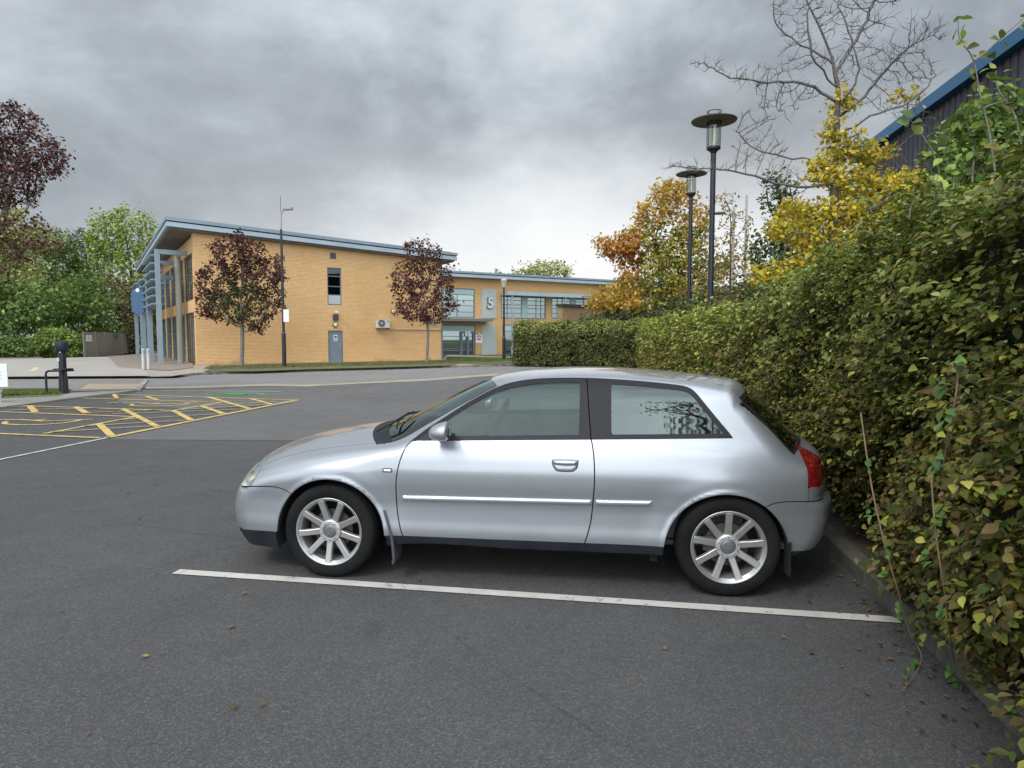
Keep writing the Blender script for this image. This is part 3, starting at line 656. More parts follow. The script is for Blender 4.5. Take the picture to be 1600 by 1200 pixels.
# surface-following raised trims
def side_strip(name,poly,off,mt,r=0.004,par=car,st=.008):
    n=len(poly); out_=[]
    for sgn in (1,):
        xs=np.array([p[0] for p in poly]); zs=np.array([p[1] for p in poly])
        gx=np.arange(xs.min(),xs.max(),max(st,(xs.max()-xs.min())/160)); gz=np.linspace(zs.min(),zs.max(),8)
        pts=[tuple(p) for p in dens(poly,.01,True)]; ne=len(pts); pts_in=[(a,b_) for a in gx for b_ in gz if inpoly(np.array([a]),np.array([b_]),poly)[0]]
        q=delaunay_2d_cdt([Vector(p) for p in pts+pts_in],[(i,(i+1)%ne) for i in range(ne)],[],1,1e-6)
        V2=np.array([tuple(p) for p in q[0]]); T=np.array([f for f in q[2] if len(f)==3])
        cc=V2[T].mean(1); T=T[inpoly(cc[:,0],cc[:,1],poly)]
        P=side(V2,d=False); Nn=grad(P); dd=dist_poly(V2,[tuple(p) for p in poly]+[tuple(poly[0])]); h=off*np.sqrt(np.clip(dd/r,0,1)*(2-np.clip(dd/r,0,1)))
        P=P+Nn*(h-.001)[:,None]
        for s_ in (1,-1):
            Q=P.copy(); Q[:,1]*=-s_; TT=T if s_<0 else T[:,::-1]
            fn_=np.cross(Q[TT[:,1]]-Q[TT[:,0]],Q[TT[:,2]]-Q[TT[:,0]]); w_=Nn.copy(); w_[:,1]*=-s_
            if (fn_*w_[TT[:,0]]).sum()<0: TT=TT[:,::-1]
            out_.append(obj(name,np_mesh(name,Q,TT,True),mt,par))
    return out_
STR=mat('bright_trim',(0.52,0.54,0.57),0.30,0.6); STR.node_tree.nodes['Principled BSDF'].inputs['Coat Weight'].default_value=0.5
side_strip('rub_strip',[(.528,.577),(1.752,.589),(1.752,.557),(.530,.545)],.016,STR,.012)
side_strip('rub_strip',[(1.776,.589),(2.128,.594),(2.112,.562),(1.776,.557)],.016,STR,.012)
def rrect(x0,z0,x1,z1,r,n=5,dz=0):
    o_=[]
    for cx0,cz0,a0 in ((x1-r,z1-r,0),(x0+r,z1-r,90),(x0+r,z0+r,180),(x1-r,z0+r,270)):
        o_+=[(cx0+r*math.cos(R(a0+90*i/n)),cz0+r*math.sin(R(a0+90*i/n))) for i in range(n+1)]
    return o_
side_strip('side_marker',rrect(.397,.727,.468,.755,.011),.004,DRK,.003)
side_strip('side_marker',rrect(.403,.732,.462,.750,.008),.008,mat('marker_lens',(0.75,0.74,0.70),0.15),.006)
rec=catm([(1.50,.828),(1.505,.838),(1.59,.841),(1.665,.838),(1.672,.826),(1.662,.785),(1.635,.762),(1.585,.757),(1.535,.762),(1.508,.79)],5,True)
side_strip('door_handle_recess',rec,.0035,mat('recess_line',(0.09,0.10,0.11),0.5,0.4),.003)
side_strip('door_handle_recess',inset(rec,.006),.006,pm,.012)
side_strip('door_handle',[(1.508,.833),(1.59,.836),(1.664,.833),(1.666,.822),(1.655,.801),(1.59,.797),(1.518,.802),(1.507,.822)],.026,pm,.016)
# wheels
def tyre_prof():
    return [(.222,-.098),(.232,-.108),(.262,-.113),(.290,-.108),(.306,-.096),(.313,-.080),(.316,-.055),(.309,-.053),(.309,-.047),(.317,-.045),(.3175,-.012),(.310,-.010),(.310,-.002),(.3175,0),(.317,.033),(.309,.035),(.309,.041),(.316,.043),(.313,.072),(.304,.092),(.290,.104),(.262,.110),(.232,.104),(.222,.095)]
def make_wheel(x,ysgn,rot,zc):
    w_=empty('wheel',(0,0,0)); w_.parent=car; w_.location=(x,ysgn*.745,zc)
    if ysgn>0: w_.rotation_euler=(0,0,math.pi)
    # local: outer face towards -y
    m_=MB(); m_.lathe(tyre_prof(),96,axis='y')
    # tread blocks: shallow cross grooves on the shoulders
    g_=m_
    for i in range(64):
        a=2*math.pi*i/64
        for y0,y1 in ((-.096,-.060),(.05,.085)):
            c_,s_=math.cos(a),math.sin(a); 
            vs=[]
            for yy,rr in ((y0,.3085 if y0<0 else .3165),(y1,.3170 if y0<0 else .3085)):
                for da in (-.012,.012):
                    for dr in (0,.0022): vs.append(((rr+dr)*math.cos(a+da),yy,(rr+dr)*math.sin(a+da)))
            g_.add(vs,[(0,1,3,2),(4,6,7,5),(0,4,5,1),(2,3,7,6),(1,5,7,3)])
    smooth(obj('tyre',m_,RUB,w_),50)
    m_=MB(); m_.lathe([(.222,.09),(.205,.085),(.198,.02),(.196,-.055),(.203,-.082),(.214,-.092),(.222,-.100),(.2285,-.104),(.2285,-.110),(.220,-.109),(.213,-.102),(.208,-.097)],96,axis='y')
    for i in range(9):
        a=rot+2*math.pi*i/9; ca,sa=math.cos(a),math.sin(a)
        prof=[(.060,.024,-.079,-.040),(.085,.0235,-.083,-.045),(.13,.0215,-.090,-.058),(.18,.0225,-.097,-.068),(.213,.0260,-.103,-.078)]
        vs=[]
        for r_,hw,yo,yi in prof:
            for tt,yy in ((-hw,yi),(-hw*.98,yo+.010),(-hw*.82,yo),(hw*.82,yo),(hw*.98,yo+.010),(hw,yi)): vs.append((r_*ca-tt*sa,yy,r_*sa+tt*ca))
        fs=[]
        for j in range(4):
            for k_ in range(6): fs.append((j*6+k_,j*6+(k_+1)%6,(j+1)*6+(k_+1)%6,(j+1)*6+k_))
        fs+=[(0,1,2,3,4,5),(24,25,26,27,28,29)]
        m_.add(vs,fs)
    m_.lathe([(.0,-.076),(.072,-.080),(.078,-.074),(.080,-.045),(.0,-.045)],48,axis='y')
    rm=obj('rim',m_,ALU,w_); smooth(rm,32); bevel(rm,.003,2,30)
    m_=MB(); m_.lathe([(.072,-.078),(.072,-.090),(.068,-.093),(.050,-.094),(.0475,-.090),(.0475,-.085)],48,axis='y'); cp=obj('centre_ring',m_,mat('ring_silver',(0.6,0.61,0.62),0.3,0.6),w_); smooth(cp,30)
    m_=MB()
    for i in range(10):
        a=.3+2*math.pi*i/10; m_.lathe([(.0,-.0965),(.0030,-.0962),(.0036,-.093)],8,(.060*math.cos(a),0,.060*math.sin(a)),'y')
    obj('bolts',m_,BLK,w_)
    m_=MB(); m_.lathe([(.0,-.0915),(.020,-.092),(.043,-.0905),(.047,-.087)],40,axis='y'); cc=obj('centre_cap',m_,mat('cap_grey',(0.20,0.20,0.20),0.4,0.6),w_); smooth(cc,40)
    m_=MB()
    for i in range(4):
        ox=(-1.5+i)*.0155; c_,s_=math.cos(rot*.7),math.sin(rot*.7); ring=[(ox*c_-.0105*math.sin(q)*s_+.0105*math.cos(q)*c_, -.0925, ox*s_+.0105*math.cos(q)*s_+.0105*math.sin(q)*c_) for q in np.linspace(0,2*math.pi,17)]
        m_.tube(ring,.0013,5,False)
    obj('cap_emblem',m_,mat('emblem_silver',(0.38,0.38,0.38),0.3,0.7),w_)
    m_=MB(); m_.lathe([(.0,-.030),(.07,-.032),(.135,-.030),(.138,-.015),(.0,-.012)],48,axis='y'); m_.box((-.145,-.05,-.04),(-.085,.0,.05)); obj('brake_disc',m_,mat('brake',(0.10,0.085,0.075),0.5,0.6),w_)
    m_=MB(); m_.lathe([(.0,.03),(.196,.03),(.196,.05),(.0,.05)],40,axis='y'); obj('wheel_back',m_,DRK,w_)
    m_=MB(); a=-.42; m_.tube([(.199*math.cos(a),-.060,.199*math.sin(a)),(.186*math.cos(a),-.084,.186*math.sin(a))],.004,8); obj('valve',m_,BLK,w_)
for x,rot,zc in ((.021,R(90-24),.315),(2.590,R(89),.315)):
    make_wheel(x,-1,rot,zc); make_wheel(x,1,rot+.5,zc)
# mirrors
def mirror_housing(s_):
    P=np.array([tuple(v) for v in (lambda b_:[v.co.copy() for v in b_.verts])((lambda b_:(bmesh.ops.create_uvsphere(b_,u_segments=40,v_segments=24,radius=1),b_)[1])(bmesh.new()))])
    b_=bmesh.new(); bmesh.ops.create_uvsphere(b_,u_segments=40,v_segments=24,radius=1)
    for v in b_.verts:
        x,y,z=v.co
        z2=np.sign(z)*abs(z)**.85; y2=np.sign(y)*abs(y)**.8
        sx=.105 if x<0 else .028
        zz_=z2*(.066 if z>0 else .055)*(1-.10*(-x if x<0 else 0)); 
        v.co=(x*sx,y2*.098,zz_+(-.012*(-x) if x<0 else 0))
    me=bpy.data.meshes.new('mirror_housing'); b_.to_mesh(me); b_.free(); o=obj('door_mirror',me,pm,car,True); o.location=(.835,s_*.925,1.008); o.rotation_euler=(0,R(4),s_*R(-6))
    m_=MB(); m_.add([(.030,.078*math.cos(q),.046*math.sin(q)+.004) for q in np.linspace(0,2*math.pi,24,endpoint=False)],[tuple(range(24))]); g_=obj('mirror_glass',m_,mat('mirror_glass',(0.7,0.72,0.74),0.03,1.0),o)
    m_=MB(); m_.tube([(.75,s_*.775,.955),(.775,s_*.83,.965),(.80,s_*.88,.975)],[.030,.022,.026],12); obj('mirror_arm',m_,BLK,car)
for s_ in (-1,1): mirror_housing(s_)
# mudflaps, wipers, aerial, dash, seats, steering wheel
for s_ in (-1,1):
    vs=[]
    for z,x0,y0,y1 in ((.475,.398,.80,.862),(.38,.428,.76,.872),(.29,.452,.72,.874),(.16,.462,.70,.872),(.118,.452,.72,.862)):
        for dx in (0,.016):
            for y in (y0,y1): vs.append((x0+dx,s_*y,z))
    fs=[]
    for i in range(4):
        a=4*i; fs+=[(a,a+1,a+5,a+4),(a+2,a+6,a+7,a+3),(a,a+4,a+6,a+2),(a+1,a+3,a+7,a+5)]
    fs+=[(0,2,3,1),(16,17,19,18)]; obj('mudflap',MB().add(vs,fs),GRIM,car)
    obj('mudflap',MB().box((2.945,s_*.78-.07,.15),(2.958,s_*.78+.04,.36)),DRK,car); obj('jacking_lug',MB().box((2.12,s_*.77-.05,.20),(2.165,s_*.77+.03,.255)),DRK,car)
def topz(x,y): return float(top([(x,abs(y)),(x+1e-5,abs(y))])[0][2])
m_=MB()
for y0,y1,xe0 in ((-.52,.10,.20),(.06,.62,.20)):
    pts=[(xe0+.09+.38*y*y+.006*i,y,topz(xe0+.09+.38*y*y+.006*i,y)+.022) for i,y in enumerate(np.linspace(y0,y1,9))]; m_.tube(pts,.007,6)
m_.tube([(.16+.38*.45**2,-.50,topz(.24,-.50)+.03),(.36,-.44,topz(.36,-.44)+.055),(.42,-.30,topz(.42,-.3)+.045)],.009,6)
obj('wiper',m_,BLK,car)
m_=MB(); m_.tube([(2.56,0,topz(2.56,0)-.005),(2.575,0,topz(2.56,0)+.02)],[.018,.010],10); m_.tube([(2.575,0,topz(2.56,0)+.015),(2.66,0,topz(2.56,0)+.10)],[.004,.002],6); obj('aerial',m_,BLK,car)
def rbox(name,a,b_,mt,r=.03,par=car,rot=None):
    m__=MB().box(a,b_)
    if rot: m__.xf(rot)
    o=obj(name,m__,mt,par); bevel(o,r,4); smooth(o,60); return o
dsh=MB().add([(x,y,z) for y in (-.68,.68) for x,z in ((.36,.70),(.42,.90),(.62,.955),(.80,.93),(.88,.84),(.86,.62))],[(i,(i+1)%6,6+(i+1)%6,6+i) for i in range(6)]+[tuple(range(6))[::-1],tuple(range(6,12))])
bevel(obj('dashboard',dsh,TRIM,car),.02,3)
obj('floor',MB().box((.45,-.72,.28),(3.0,.72,.31)),TRIM,car)
def seat(y,x0=1.28,w=.25):
    rbox('seat',(x0,y-w,.40),(x0+.52,y+w,.56),TRIM,.05)
    def rk(v): return (v[0]+(v[2]-.5)*.38,v[1],v[2])
    rbox('seat_back',(x0+.42,y-w*.94,.48),(x0+.56,y+w*.94,1.06),TRIM,.05,rot=rk)
    rbox('headrest',(x0+.44,y-.12,1.08),(x0+.54,y+.12,1.25),TRIM,.04,rot=rk)
for y in (-.36,.36): seat(y)
rbox('seat',(2.15,-.60,.42),(2.6,.60,.58),TRIM,.05); rbox('seat_back',(2.48,-.60,.50),(2.60,.60,1.02),TRIM,.05,rot=lambda v:(v[0]+(v[2]-.5)*.4,v[1],v[2]))
obj('parcel_shelf',MB().box((2.68,-.62,.90),(2.97,.62,.92)),TRIM,car)
ring=[(.98+.185*math.sin(q)*.42,.36+.185*math.cos(q),.93+.185*math.sin(q)*.91) for q in np.linspace(0,2*math.pi,33)]
m_=MB().tube(ring,.014,8,False); m_.tube([(.98,.36,.93),(.80,.36,.85)],[.03,.025],10); m_.tube([ring[0],(.98,.36,.93),ring[16]],.012,6); m_.tube([(.98,.36,.93),ring[24]],.012,6); m_.lathe([(0,-.02),(.055,-.015),(.06,.01),(0,.015)],20,(.98,.36,.93),'x')
obj('steering_wheel',m_,BLK,car)
for s_ in (-1,1):
    for a,b_ in (((.62,s_*.74-.02,.32),(1.72,s_*.74+.02,.93)),((1.8,s_*.70-.02,.32),(2.7,s_*.70+.02,.94))): bevel(obj('door_card',MB().box(a,b_),TRIM,car),.01)
# ================================================================== ground and paving
def poly_px(name,pts,z,mt,thick=None,kind='structure',parent=None):
    P=[G(x,y,z) for x,y in pts]; m_=MB()
    if thick: m_.prism([(p[0],p[1]) for p in P],z-thick,z)
    else: m_.add(P,[tuple(range(len(P)))])
    o=obj(name,m_,mt,parent)
    if kind: tag(o,kind=kind)
    return o
def poly_w(name,pts,z,mt,thick=None,kind='structure'):
    m_=MB()
    if thick: m_.prism(pts,z-thick,z)
    else: m_.add([(p[0],p[1],z) for p in pts],[tuple(range(len(pts)))])
    o=obj(name,m_,mt)
    if kind: tag(o,kind=kind)
    return o
EARTH=var_mat('earth',(0.05,0.04,0.028),(0.09,0.075,0.05),1.5,0.95,bump=0.5,bscale=20,bdist=0.03)
A_NEAR=asphalt('asphalt_near',(0.067,0.066,0.067),(0.089,0.087,0.087))
A_OLD=asphalt('asphalt_old',(0.112,0.108,0.107),(0.142,0.137,0.135),0.4,(0.26,0.25,0.24))
A_ROAD=asphalt('asphalt_road',(0.19,0.185,0.18),(0.245,0.238,0.23),0.3,(0.38,0.37,0.36))
def slabs(name,c1,c2,bw,bh,mort=(0.10,0.09,0.08),rz=0.0,stain=(0.16,0.14,0.12)):
    m=mat(name,c1,0.85); t=NT(m); v=t.coord(); mp=t.n('ShaderNodeMapping',{0:v}); mp.inputs['Rotation'].default_value=(0,0,rz)
    q=t.n('ShaderNodeTexBrick',{'Vector':mp.outputs[0],'Color1':(*c1,1),'Color2':(*c2,1),'Mortar':(*mort,1),'Scale':1.0,'Mortar Size':0.008,'Brick Width':bw,'Row Height':bh})
    c=t.mix(t.ramp(t.noise(0.9,6,0.7,v),[(0.38,(0,0,0)),(0.7,(0.7,)*3)]),q.outputs[0],stain); t.col(c); t.bump(q.outputs['Fac'],-0.4,0.006); return m
SLAB=slabs('paving_buff',(0.40,0.345,0.27),(0.34,0.29,0.23),0.9,0.6,rz=-0.6); BLOCK=slabs('paving_block',(0.27,0.205,0.165),(0.22,0.17,0.14),0.2,0.1,rz=0.3)
KERB=slabs('kerb_stone',(0.30,0.285,0.26),(0.25,0.24,0.215),0.91,5,rz=0.0); 
FORE=var_mat('forecourt',(0.28,0.26,0.235),(0.36,0.335,0.30),0.5,0.9,bump=0.3)
FOREB=slabs('forecourt_brick',(0.33,0.26,0.21),(0.28,0.22,0.18),0.2,0.1)
poly_w('ground',[(-600,-200),(600,-200),(600,900),(-600,900)],-0.06,var_mat('grass_earth',(0.06,0.075,0.025),(0.09,0.10,0.04),0.2,0.95))
poly_w('car_park',[(-60,-40),(40,-40),(40,60),(-60,60)],0.0,A_NEAR)
U2=np.array([.148,.989]); V2_=np.array([-.989,.148]); MP0=np.array([-6.44,10.4])
def mw(u,v): q=MP0+U2*u+V2_*v; return (float(q[0]),float(q[1]))
# older, paler strip of tarmac beyond the joint in front of the car, up to the road
poly_px('old_tarmac',[(168,686.5),(330,687.5),(700,690),(1180,690),(1180,640),(1000,576),(760,588),(600,597),(415,600.5),(300,606),(215,612),(180,628),(300,640),(455,630)],0.004,A_OLD)
# road
RF=[(-260,592),(0,586),(138,585),(270,584.5),(345,581),(480,577),(640,572.5),(805,568.2),(1010,564)]
RN=[(1010,575),(900,579),(765,584.5),(660,592),(600,595.5),(480,601),(415,599.5),(300,603.5),(228,604.5),(210,611),(87,611.5),(0,613),(-260,618)]
poly_px('road',RF+RN,0.008,A_ROAD)
poly_px('channel_strip',[(1010,578),(900,581.5),(765,587.5),(660,595.5),(560,599.5),(480,604),(415,602.8),(300,606.5),(228,607.5)]+[(228,604.5),(300,603.5),(415,599.5),(480,601),(600,595.5),(660,592),(765,584.5),(900,579),(1010,575)],0.013,var_mat('channel_concrete',(0.36,0.31,0.23),(0.26,0.225,0.175),1.2,0.9))
poly_px('crossing',[(138,595),(228,593),(214,609),(112,611)],0.017,BLOCK)
poly_px('crossing_kerb',[(225,593),(232,593),(219,609),(211,609)],0.05,KERB,0.05)
# tactile ribs on the crossing
TAC=mat('tactile',(0.36,0.30,0.22),0.9); m_=MB()
for i in range(14):
    a=np.array(G(128+i*6.5,609.5)); b_=np.array(G(142+i*6.3,601)); d=(b_-a); n_=np.array([-d[1],d[0],0]); n_/=np.linalg.norm(n_); n_*=.05
    m_.add([a-n_+[0,0,.026],a+n_+[0,0,.026],b_+n_+[0,0,.026],b_-n_+[0,0,.026]],[(0,1,2,3)])
tag(obj('tactile_paving',m_,TAC),kind='structure')
# far pavement (slabs), kerb face, grass verge, forecourt
def zoff(pts,z): return [tuple(np.array(G(x,y))[:2]) for x,y in pts]
pv=zoff([(-260,597),(0,590.5),(138,589.5),(270,588),(345,584.5),(480,580.5),(640,576),(805,571.8),(1010,568)],0)+zoff([(1010,556),(805,560),(700,556),(690,564),(480,569),(308,571),(300,574),(170,562),(-260,566)],0)
poly_w('pavement',pv,0.10,SLAB,0.14)
kb=zoff([(270,588),(345,584.5),(480,580.5),(640,576),(805,571.8),(1010,568)],0); m_=MB()
for a,b_ in zip(kb[:-1],kb[1:]):
    a=np.array(a);b_=np.array(b_);L_=np.linalg.norm(b_-a);d=(b_-a)/L_;n_=np.array([d[1],-d[0]])*.14;k_=max(1,int(L_/.92))
    for i in range(k_):
        p=a+d*L_*i/k_; q=a+d*(L_*(i+1)/k_-.02); m_.prism([tuple(p),tuple(p+n_),tuple(q+n_),tuple(q)],-.02,.118)
kbo=tag(obj('road_kerb',m_,var_mat('kerb_dark',(0.30,0.26,0.21),(0.12,0.105,0.09),3,0.9)),kind='structure'); bevel(kbo,.02)
poly_px('forecourt',[(-260,585),(-260,562),(60,560),(170,557),(210,563),(232,585),(300,583),(272,587),(0,588.5)],0.115,FORE)
poly_px('brick_forecourt',[(-260,562.5),(70,560.5),(60,556),(-260,556)],0.122,FOREB)
poly_px('brick_forecourt',[(168,556),(300,548),(302,574),(262,579),(184,573)],0.122,FOREB)
poly_px('marker_line',[(55,574),(62,574),(54,580),(45,580)],0.12,mat('old_line',(0.55,0.47,0.28),0.8))
GRS=var_mat('grass_ground',(0.075,0.085,0.03),(0.12,0.12,0.05),0.8,0.95)
gpoly=[(318,580.5),(330,575.5),(480,571.5),(690,566.5),(720,567),(705,571),(640,573),(480,577),(400,580)]
g2=[(694,566.5),(700,560.5),(800,562),(806,567),(760,569.5)]
g3=[(6,622),(6,612.5),(87,612),(112,613),(90,618.5)]
for g_ in (gpoly,g2,g3): poly_px('grass_verge',g_,0.125 if g_ is not g3 else 0.05,GRS)
poly_px('near_pavement',[(-200,655),(-200,620),(6,622),(90,618.5),(112,613),(214,609.5),(186,613),(150,617),(0,636)],0.045,KERB,0.05)
def grass_blades(poly,z,n,hgt,name,cols):
    P=np.array([G(x,y)[:2] for x,y in poly]); lo=P.min(0);hi=P.max(0); q=rng.random((n*4,2))*(hi-lo)+lo; q=q[inpoly(q[:,0],q[:,1],[tuple(p) for p in P])][:n]; n=len(q)
    C=pick(cols,[1]*len(cols),n); a=rng.random(n)*6.28; w_=.012+.012*rng.random(n); h=hgt*(.4+.8*rng.random(n)); dx=np.stack([np.cos(a),np.sin(a)],1)
    b=np.concatenate([q,np.full((n,1),z)],1); l=np.zeros((n,3)); l[:,:2]=dx*w_[:,None]; tp=b.copy(); tp[:,:2]+=rng.normal(size=(n,2))*hgt*.4; tp[:,2]+=h
    V=np.stack([b-l,b+l,tp],1).reshape(-1,3); F_=np.arange(3*n).reshape(-1,3)
    return tag(obj(name,np_mesh(name,V,F_,False,np.repeat(C,3,0)),LEAF),'grass along the verge','grass',kind='stuff')
gc=[(0.13,0.15,0.05),(0.20,0.20,0.08),(0.09,0.12,0.035),(0.25,0.23,0.11)]
for g_,n_,z in ((gpoly,26000,.12),(g2,16000,.12),(g3,9000,.05)):
    grass_blades(g_,z,n_,.07,'grass',gc if g_ is gpoly else [(0.10,0.16,0.035),(0.14,0.19,0.05),(0.18,0.20,0.08)])
# ------------------------------------------------------------------ painted markings
WHT=paint_mat('white_line',(0.52,0.50,0.46),0.555); WHO=paint_mat('white_line_old',(0.50,0.49,0.46),0.53,(0.11,0.11,0.11)); YEL=paint_mat('yellow_line',(0.62,0.45,0.14),0.53); GRN=paint_mat('green_line',(0.09,0.40,0.10),0.55,(0.12,0.12,0.12))
def line(m_,a,b_,w_,z):
    a=np.array(a[:2]);b_=np.array(b_[:2]);d=(b_-a)/np.linalg.norm(b_-a);n_=np.array([-d[1],d[0]])*w_/2; k_=max(1,int(np.linalg.norm(b_-a)/.25)); vs=[];fs=[]
    for i in range(k_+1):
        p=a+(b_-a)*i/k_; j=rng.normal()*.0018
        vs+=[(*(p-n_*(1+j*8)),z),(*(p+n_*(1-j*8)),z)]
    for i in range(k_): fs.append((2*i,2*i+2,2*i+3,2*i+1))
    m_.add(vs,fs)
m_=MB(); line(m_,G(275,894),G(1408,970),.086,.006); tag(obj('bay_line',m_,WHT),'long white bay line passing under the front wheel of the silver car','road marking')
m_=MB(); line(m_,mw(.12,.05),G(-60,731),.075,.009); tag(obj('edge_line',m_,WHO),'thin white line running on from the yellow hatching to the left edge','road marking')
m_=MB(); line(m_,G(150,610),G(440,612.3),.10,.012); line(m_,G(170,607.5),G(260,605.8),.10,.016); tag(obj('far_bay_line',m_,WHO),'far white bay line beside the green charging symbol','road marking')
m_=MB(); z=.009; W_=.10
ou=[mw(.05,.06),mw(6.62,.06)]; line(m_,*ou,.12,z)
inn=[(.30,1.60),(2.65,1.6),(3.85,1.6),(5.72,1.6)]
line(m_,mw(.30,1.42),mw(2.70,1.58),.09,z+.0015); line(m_,mw(3.80,1.60),mw(5.72,1.62),.09,z+.0015)
line(m_,mw(.02,.15),mw(.55,6.5),.09,z+.003)
for a,b_ in (((2.65,1.58),(3.25,7.0)),((3.80,1.55),(4.35,7.0)),((5.69,1.7),(6.6,9.0)),((6.50,.10),(7.85,9.0))): line(m_,mw(*a),mw(*b_),.09,z+.003)
for a,b_,w_ in (((1.58,1.5),(.22,.1),.12),((3.98,2.95),(1.34,.12),.12),((3.80,1.57),(2.29,.1),.12),((4.75,1.52),(3.39,.12),.12),((7.0,2.85),(4.39,.12),.12),((6.66,1.39),(5.37,.12),.12),((4.25,5.6),(3.08,4.3),.13),((4.18,4.32),(3.03,3.02),.13),((6.9,4.6),(6.0,3.6),.11),((7.4,6.0),(6.3,5.0),.11),((7.7,7.3),(6.5,6.2),.11)): line(m_,mw(*a),mw(*b_),w_,z+.006)
yl=tag(obj('yellow_hatching',m_,YEL),'yellow cross hatched strips around the disabled bays on the left','road marking')
m_=MB()
for a,b_ in (((.45,1.45),(1.5,.12)),((1.2,1.5),(2.3,.12)),((2.1,1.55),(3.4,.12)),((3.0,2.4),(4.3,.12)),((3.9,1.6),(5.3,.12)),((4.7,1.6),(6.0,.3)),((3.1,3.2),(3.9,1.9)),((3.3,5.2),(4.0,3.6)),((5.9,2.6),(6.3,.7)),((6.2,4.6),(6.9,3.2)),((3.2,6.9),(4.1,5.5))): line(m_,mw(*a),mw(*b_),.06,z+.010)
tag(obj('thin_hatching',m_,paint_mat('yellow_faded',(0.52,0.42,0.19),0.50)),'faded thin diagonal strokes crossing the yellow hatching on the left','road marking')
def strokes(fn,segs,w_,z,name,mt,label):
    m_=MB()
    for i,s_ in enumerate(segs):
        for a,b_ in zip(s_[:-1],s_[1:]): line(m_,fn(*a),fn(*b_),w_,z+.0015*(i%3))
    return tag(obj(name,m_,mt),label,'road marking')
# wheelchair figure: p along the bay (away from the lane end), q across
wc=[catm([(.98,.30),(1.12,.05),(1.05,-.30),(.75,-.48),(.42,-.42),(.22,-.15),(.25,.15),(.45,.36)],4),[(.75,-.55),(.76,.0),(.60,.42),(.30,.50),(.2,.72)],[(.86,.38),(.60,.40)],[(.2,-.5),(.55,-.5)]]
def wcf(u,v,sx,sy): return lambda p,q:mw(u+q*sy,v-p*sx)
def wheelchair(u,v,label):
    f_=lambda p,q:mw(u+q,v+p)
    seg=[catm([(-.68,.30),(-.72,-.05),(-.52,-.38),(-.10,-.48),(.30,-.38),(.55,-.10)],5),[(.95,.10),(.55,.17),(.20,.12),(-.15,.02),(-.50,.25),(-.82,.45)],[(1.25,.03),(1.30,.14),(1.18,.17),(1.14,.06),(1.25,.03)],[(.20,.12),(.1,.32)]]
    return strokes(f_,seg,.09,.010,'wheelchair_symbol',YEL,label)
wheelchair(1.72,2.95,'larger yellow wheelchair symbol in the nearer disabled bay')
wheelchair(5.05,2.95,'smaller yellow wheelchair symbol in the farther disabled bay')
f_=lambda p,q:mw(7.95+q,2.65+p)
ring=[(.85*math.cos(a),.42*math.sin(a)) for a in np.linspace(.35,6.0,22)]
strokes(f_,[ring,[(-.6,.05),(-1.2,-.10),(-1.45,.15)],[(.35,.0),(.1,.18),(-.35,.16),(-.55,0),(-.35,-.16),(.1,-.16),(.35,0)],[(-.3,0),(.3,.02)],[(.2,.1),(-.45,.12)],[(.2,-.08),(-.45,-.1)],[(.0,0),(-.3,.25)]],.085,.013,'charging_symbol',GRN,'round green electric charging symbol painted on the far bay')
# ------------------------------------------------------------------ kerb by the hedge
HD=np.array([.145,.9894]); HN=np.array([-.9894,.145]); HB=np.array([2.200,3.687])   # along, towards the car park
m_=MB(); s_=-3.2
while s_<31:
    a=HB+HD*s_; b_=HB+HD*(s_+.905); n_=-HN*.13; m_.prism([tuple(a),tuple(b_),tuple(b_+n_),tuple(a+n_)],-.05,.115+.004*rng.normal()); s_+=.915
hk=tag(obj('hedge_kerb',m_,var_mat('kerb_mossy',(0.12,0.115,0.10),(0.06,0.058,0.045),5,0.95,bump=0.6,bscale=50)),kind='structure'); bevel(hk,.015,2)
poly_w('planting_bed',[tuple(HB+HD*-3.2-HN*.13),tuple(HB+HD*31-HN*.13),tuple(HB+HD*31-HN*9),tuple(HB+HD*-3.2-HN*9)],0.09,EARTH)
# ================================================================== brick building on the left
BA=R(33); E1=np.array([math.cos(BA),math.sin(BA)]); E2=np.array([-math.sin(BA),math.cos(BA)]); B0=np.array([-17.5,36.6])
def wallpt(px,py,o,e1,off=0.0):
    """pixel -> (s along wall, z) on a vertical wall plane"""
    r=ray(px,py); n_=np.array([-e1[1],e1[0]]); o2=np.array(o)+n_*off; t=(o2@n_)/(r[:2]@n_); P=r[:2]*t; return float((P-o2)@e1),float(CH+r[2]*t)
YB=brick('yellow_brick',(0.54,0.275,0.080),(0.67,0.37,0.125),(0.74,0.58,0.38)); YB2=brick('yellow_brick_far',(0.56,0.31,0.10),(0.66,0.38,0.135),(0.50,0.37,0.22))
ROOFM=var_mat('roof_metal',(0.20,0.255,0.30),(0.25,0.31,0.36),0.6,0.45,0.3); FASC=var_mat('fascia_metal',(0.30,0.375,0.43),(0.36,0.43,0.48),0.8,0.45,0.2); GAPM=mat('roof_recess',(0.03,0.035,0.04),0.8)
SOF=var_mat('soffit',(0.13,0.11,0.09),(0.17,0.145,0.12),0.5,0.9); STEEL=var_mat('blue_grey_steel',(0.26,0.335,0.385),(0.21,0.275,0.32),0.9,0.5); FRAME=mat('window_frame_grey',(0.12,0.15,0.175),0.5)
WG=glass('window_glass',(0.30,0.36,0.38),0.35); WG.node_tree.nodes['Math.001'].inputs[2].default_value=0.24
INT=var_mat('room_dark',(0.03,0.034,0.036),(0.07,0.07,0.065),0.7,0.9)
b5=None
mb_=empty('office_building',(B0[0],B0[1],0),BA,'long two storey yellow brick office with sloping grey roof and blue steel frames','building')
def WZ(px,py): return wallpt(px,py,B0,E1)
LEN=WZ(690,566)[0]; DEP=23.0; ztop=lambda s,d=0:7.37-.041*s-.018*d
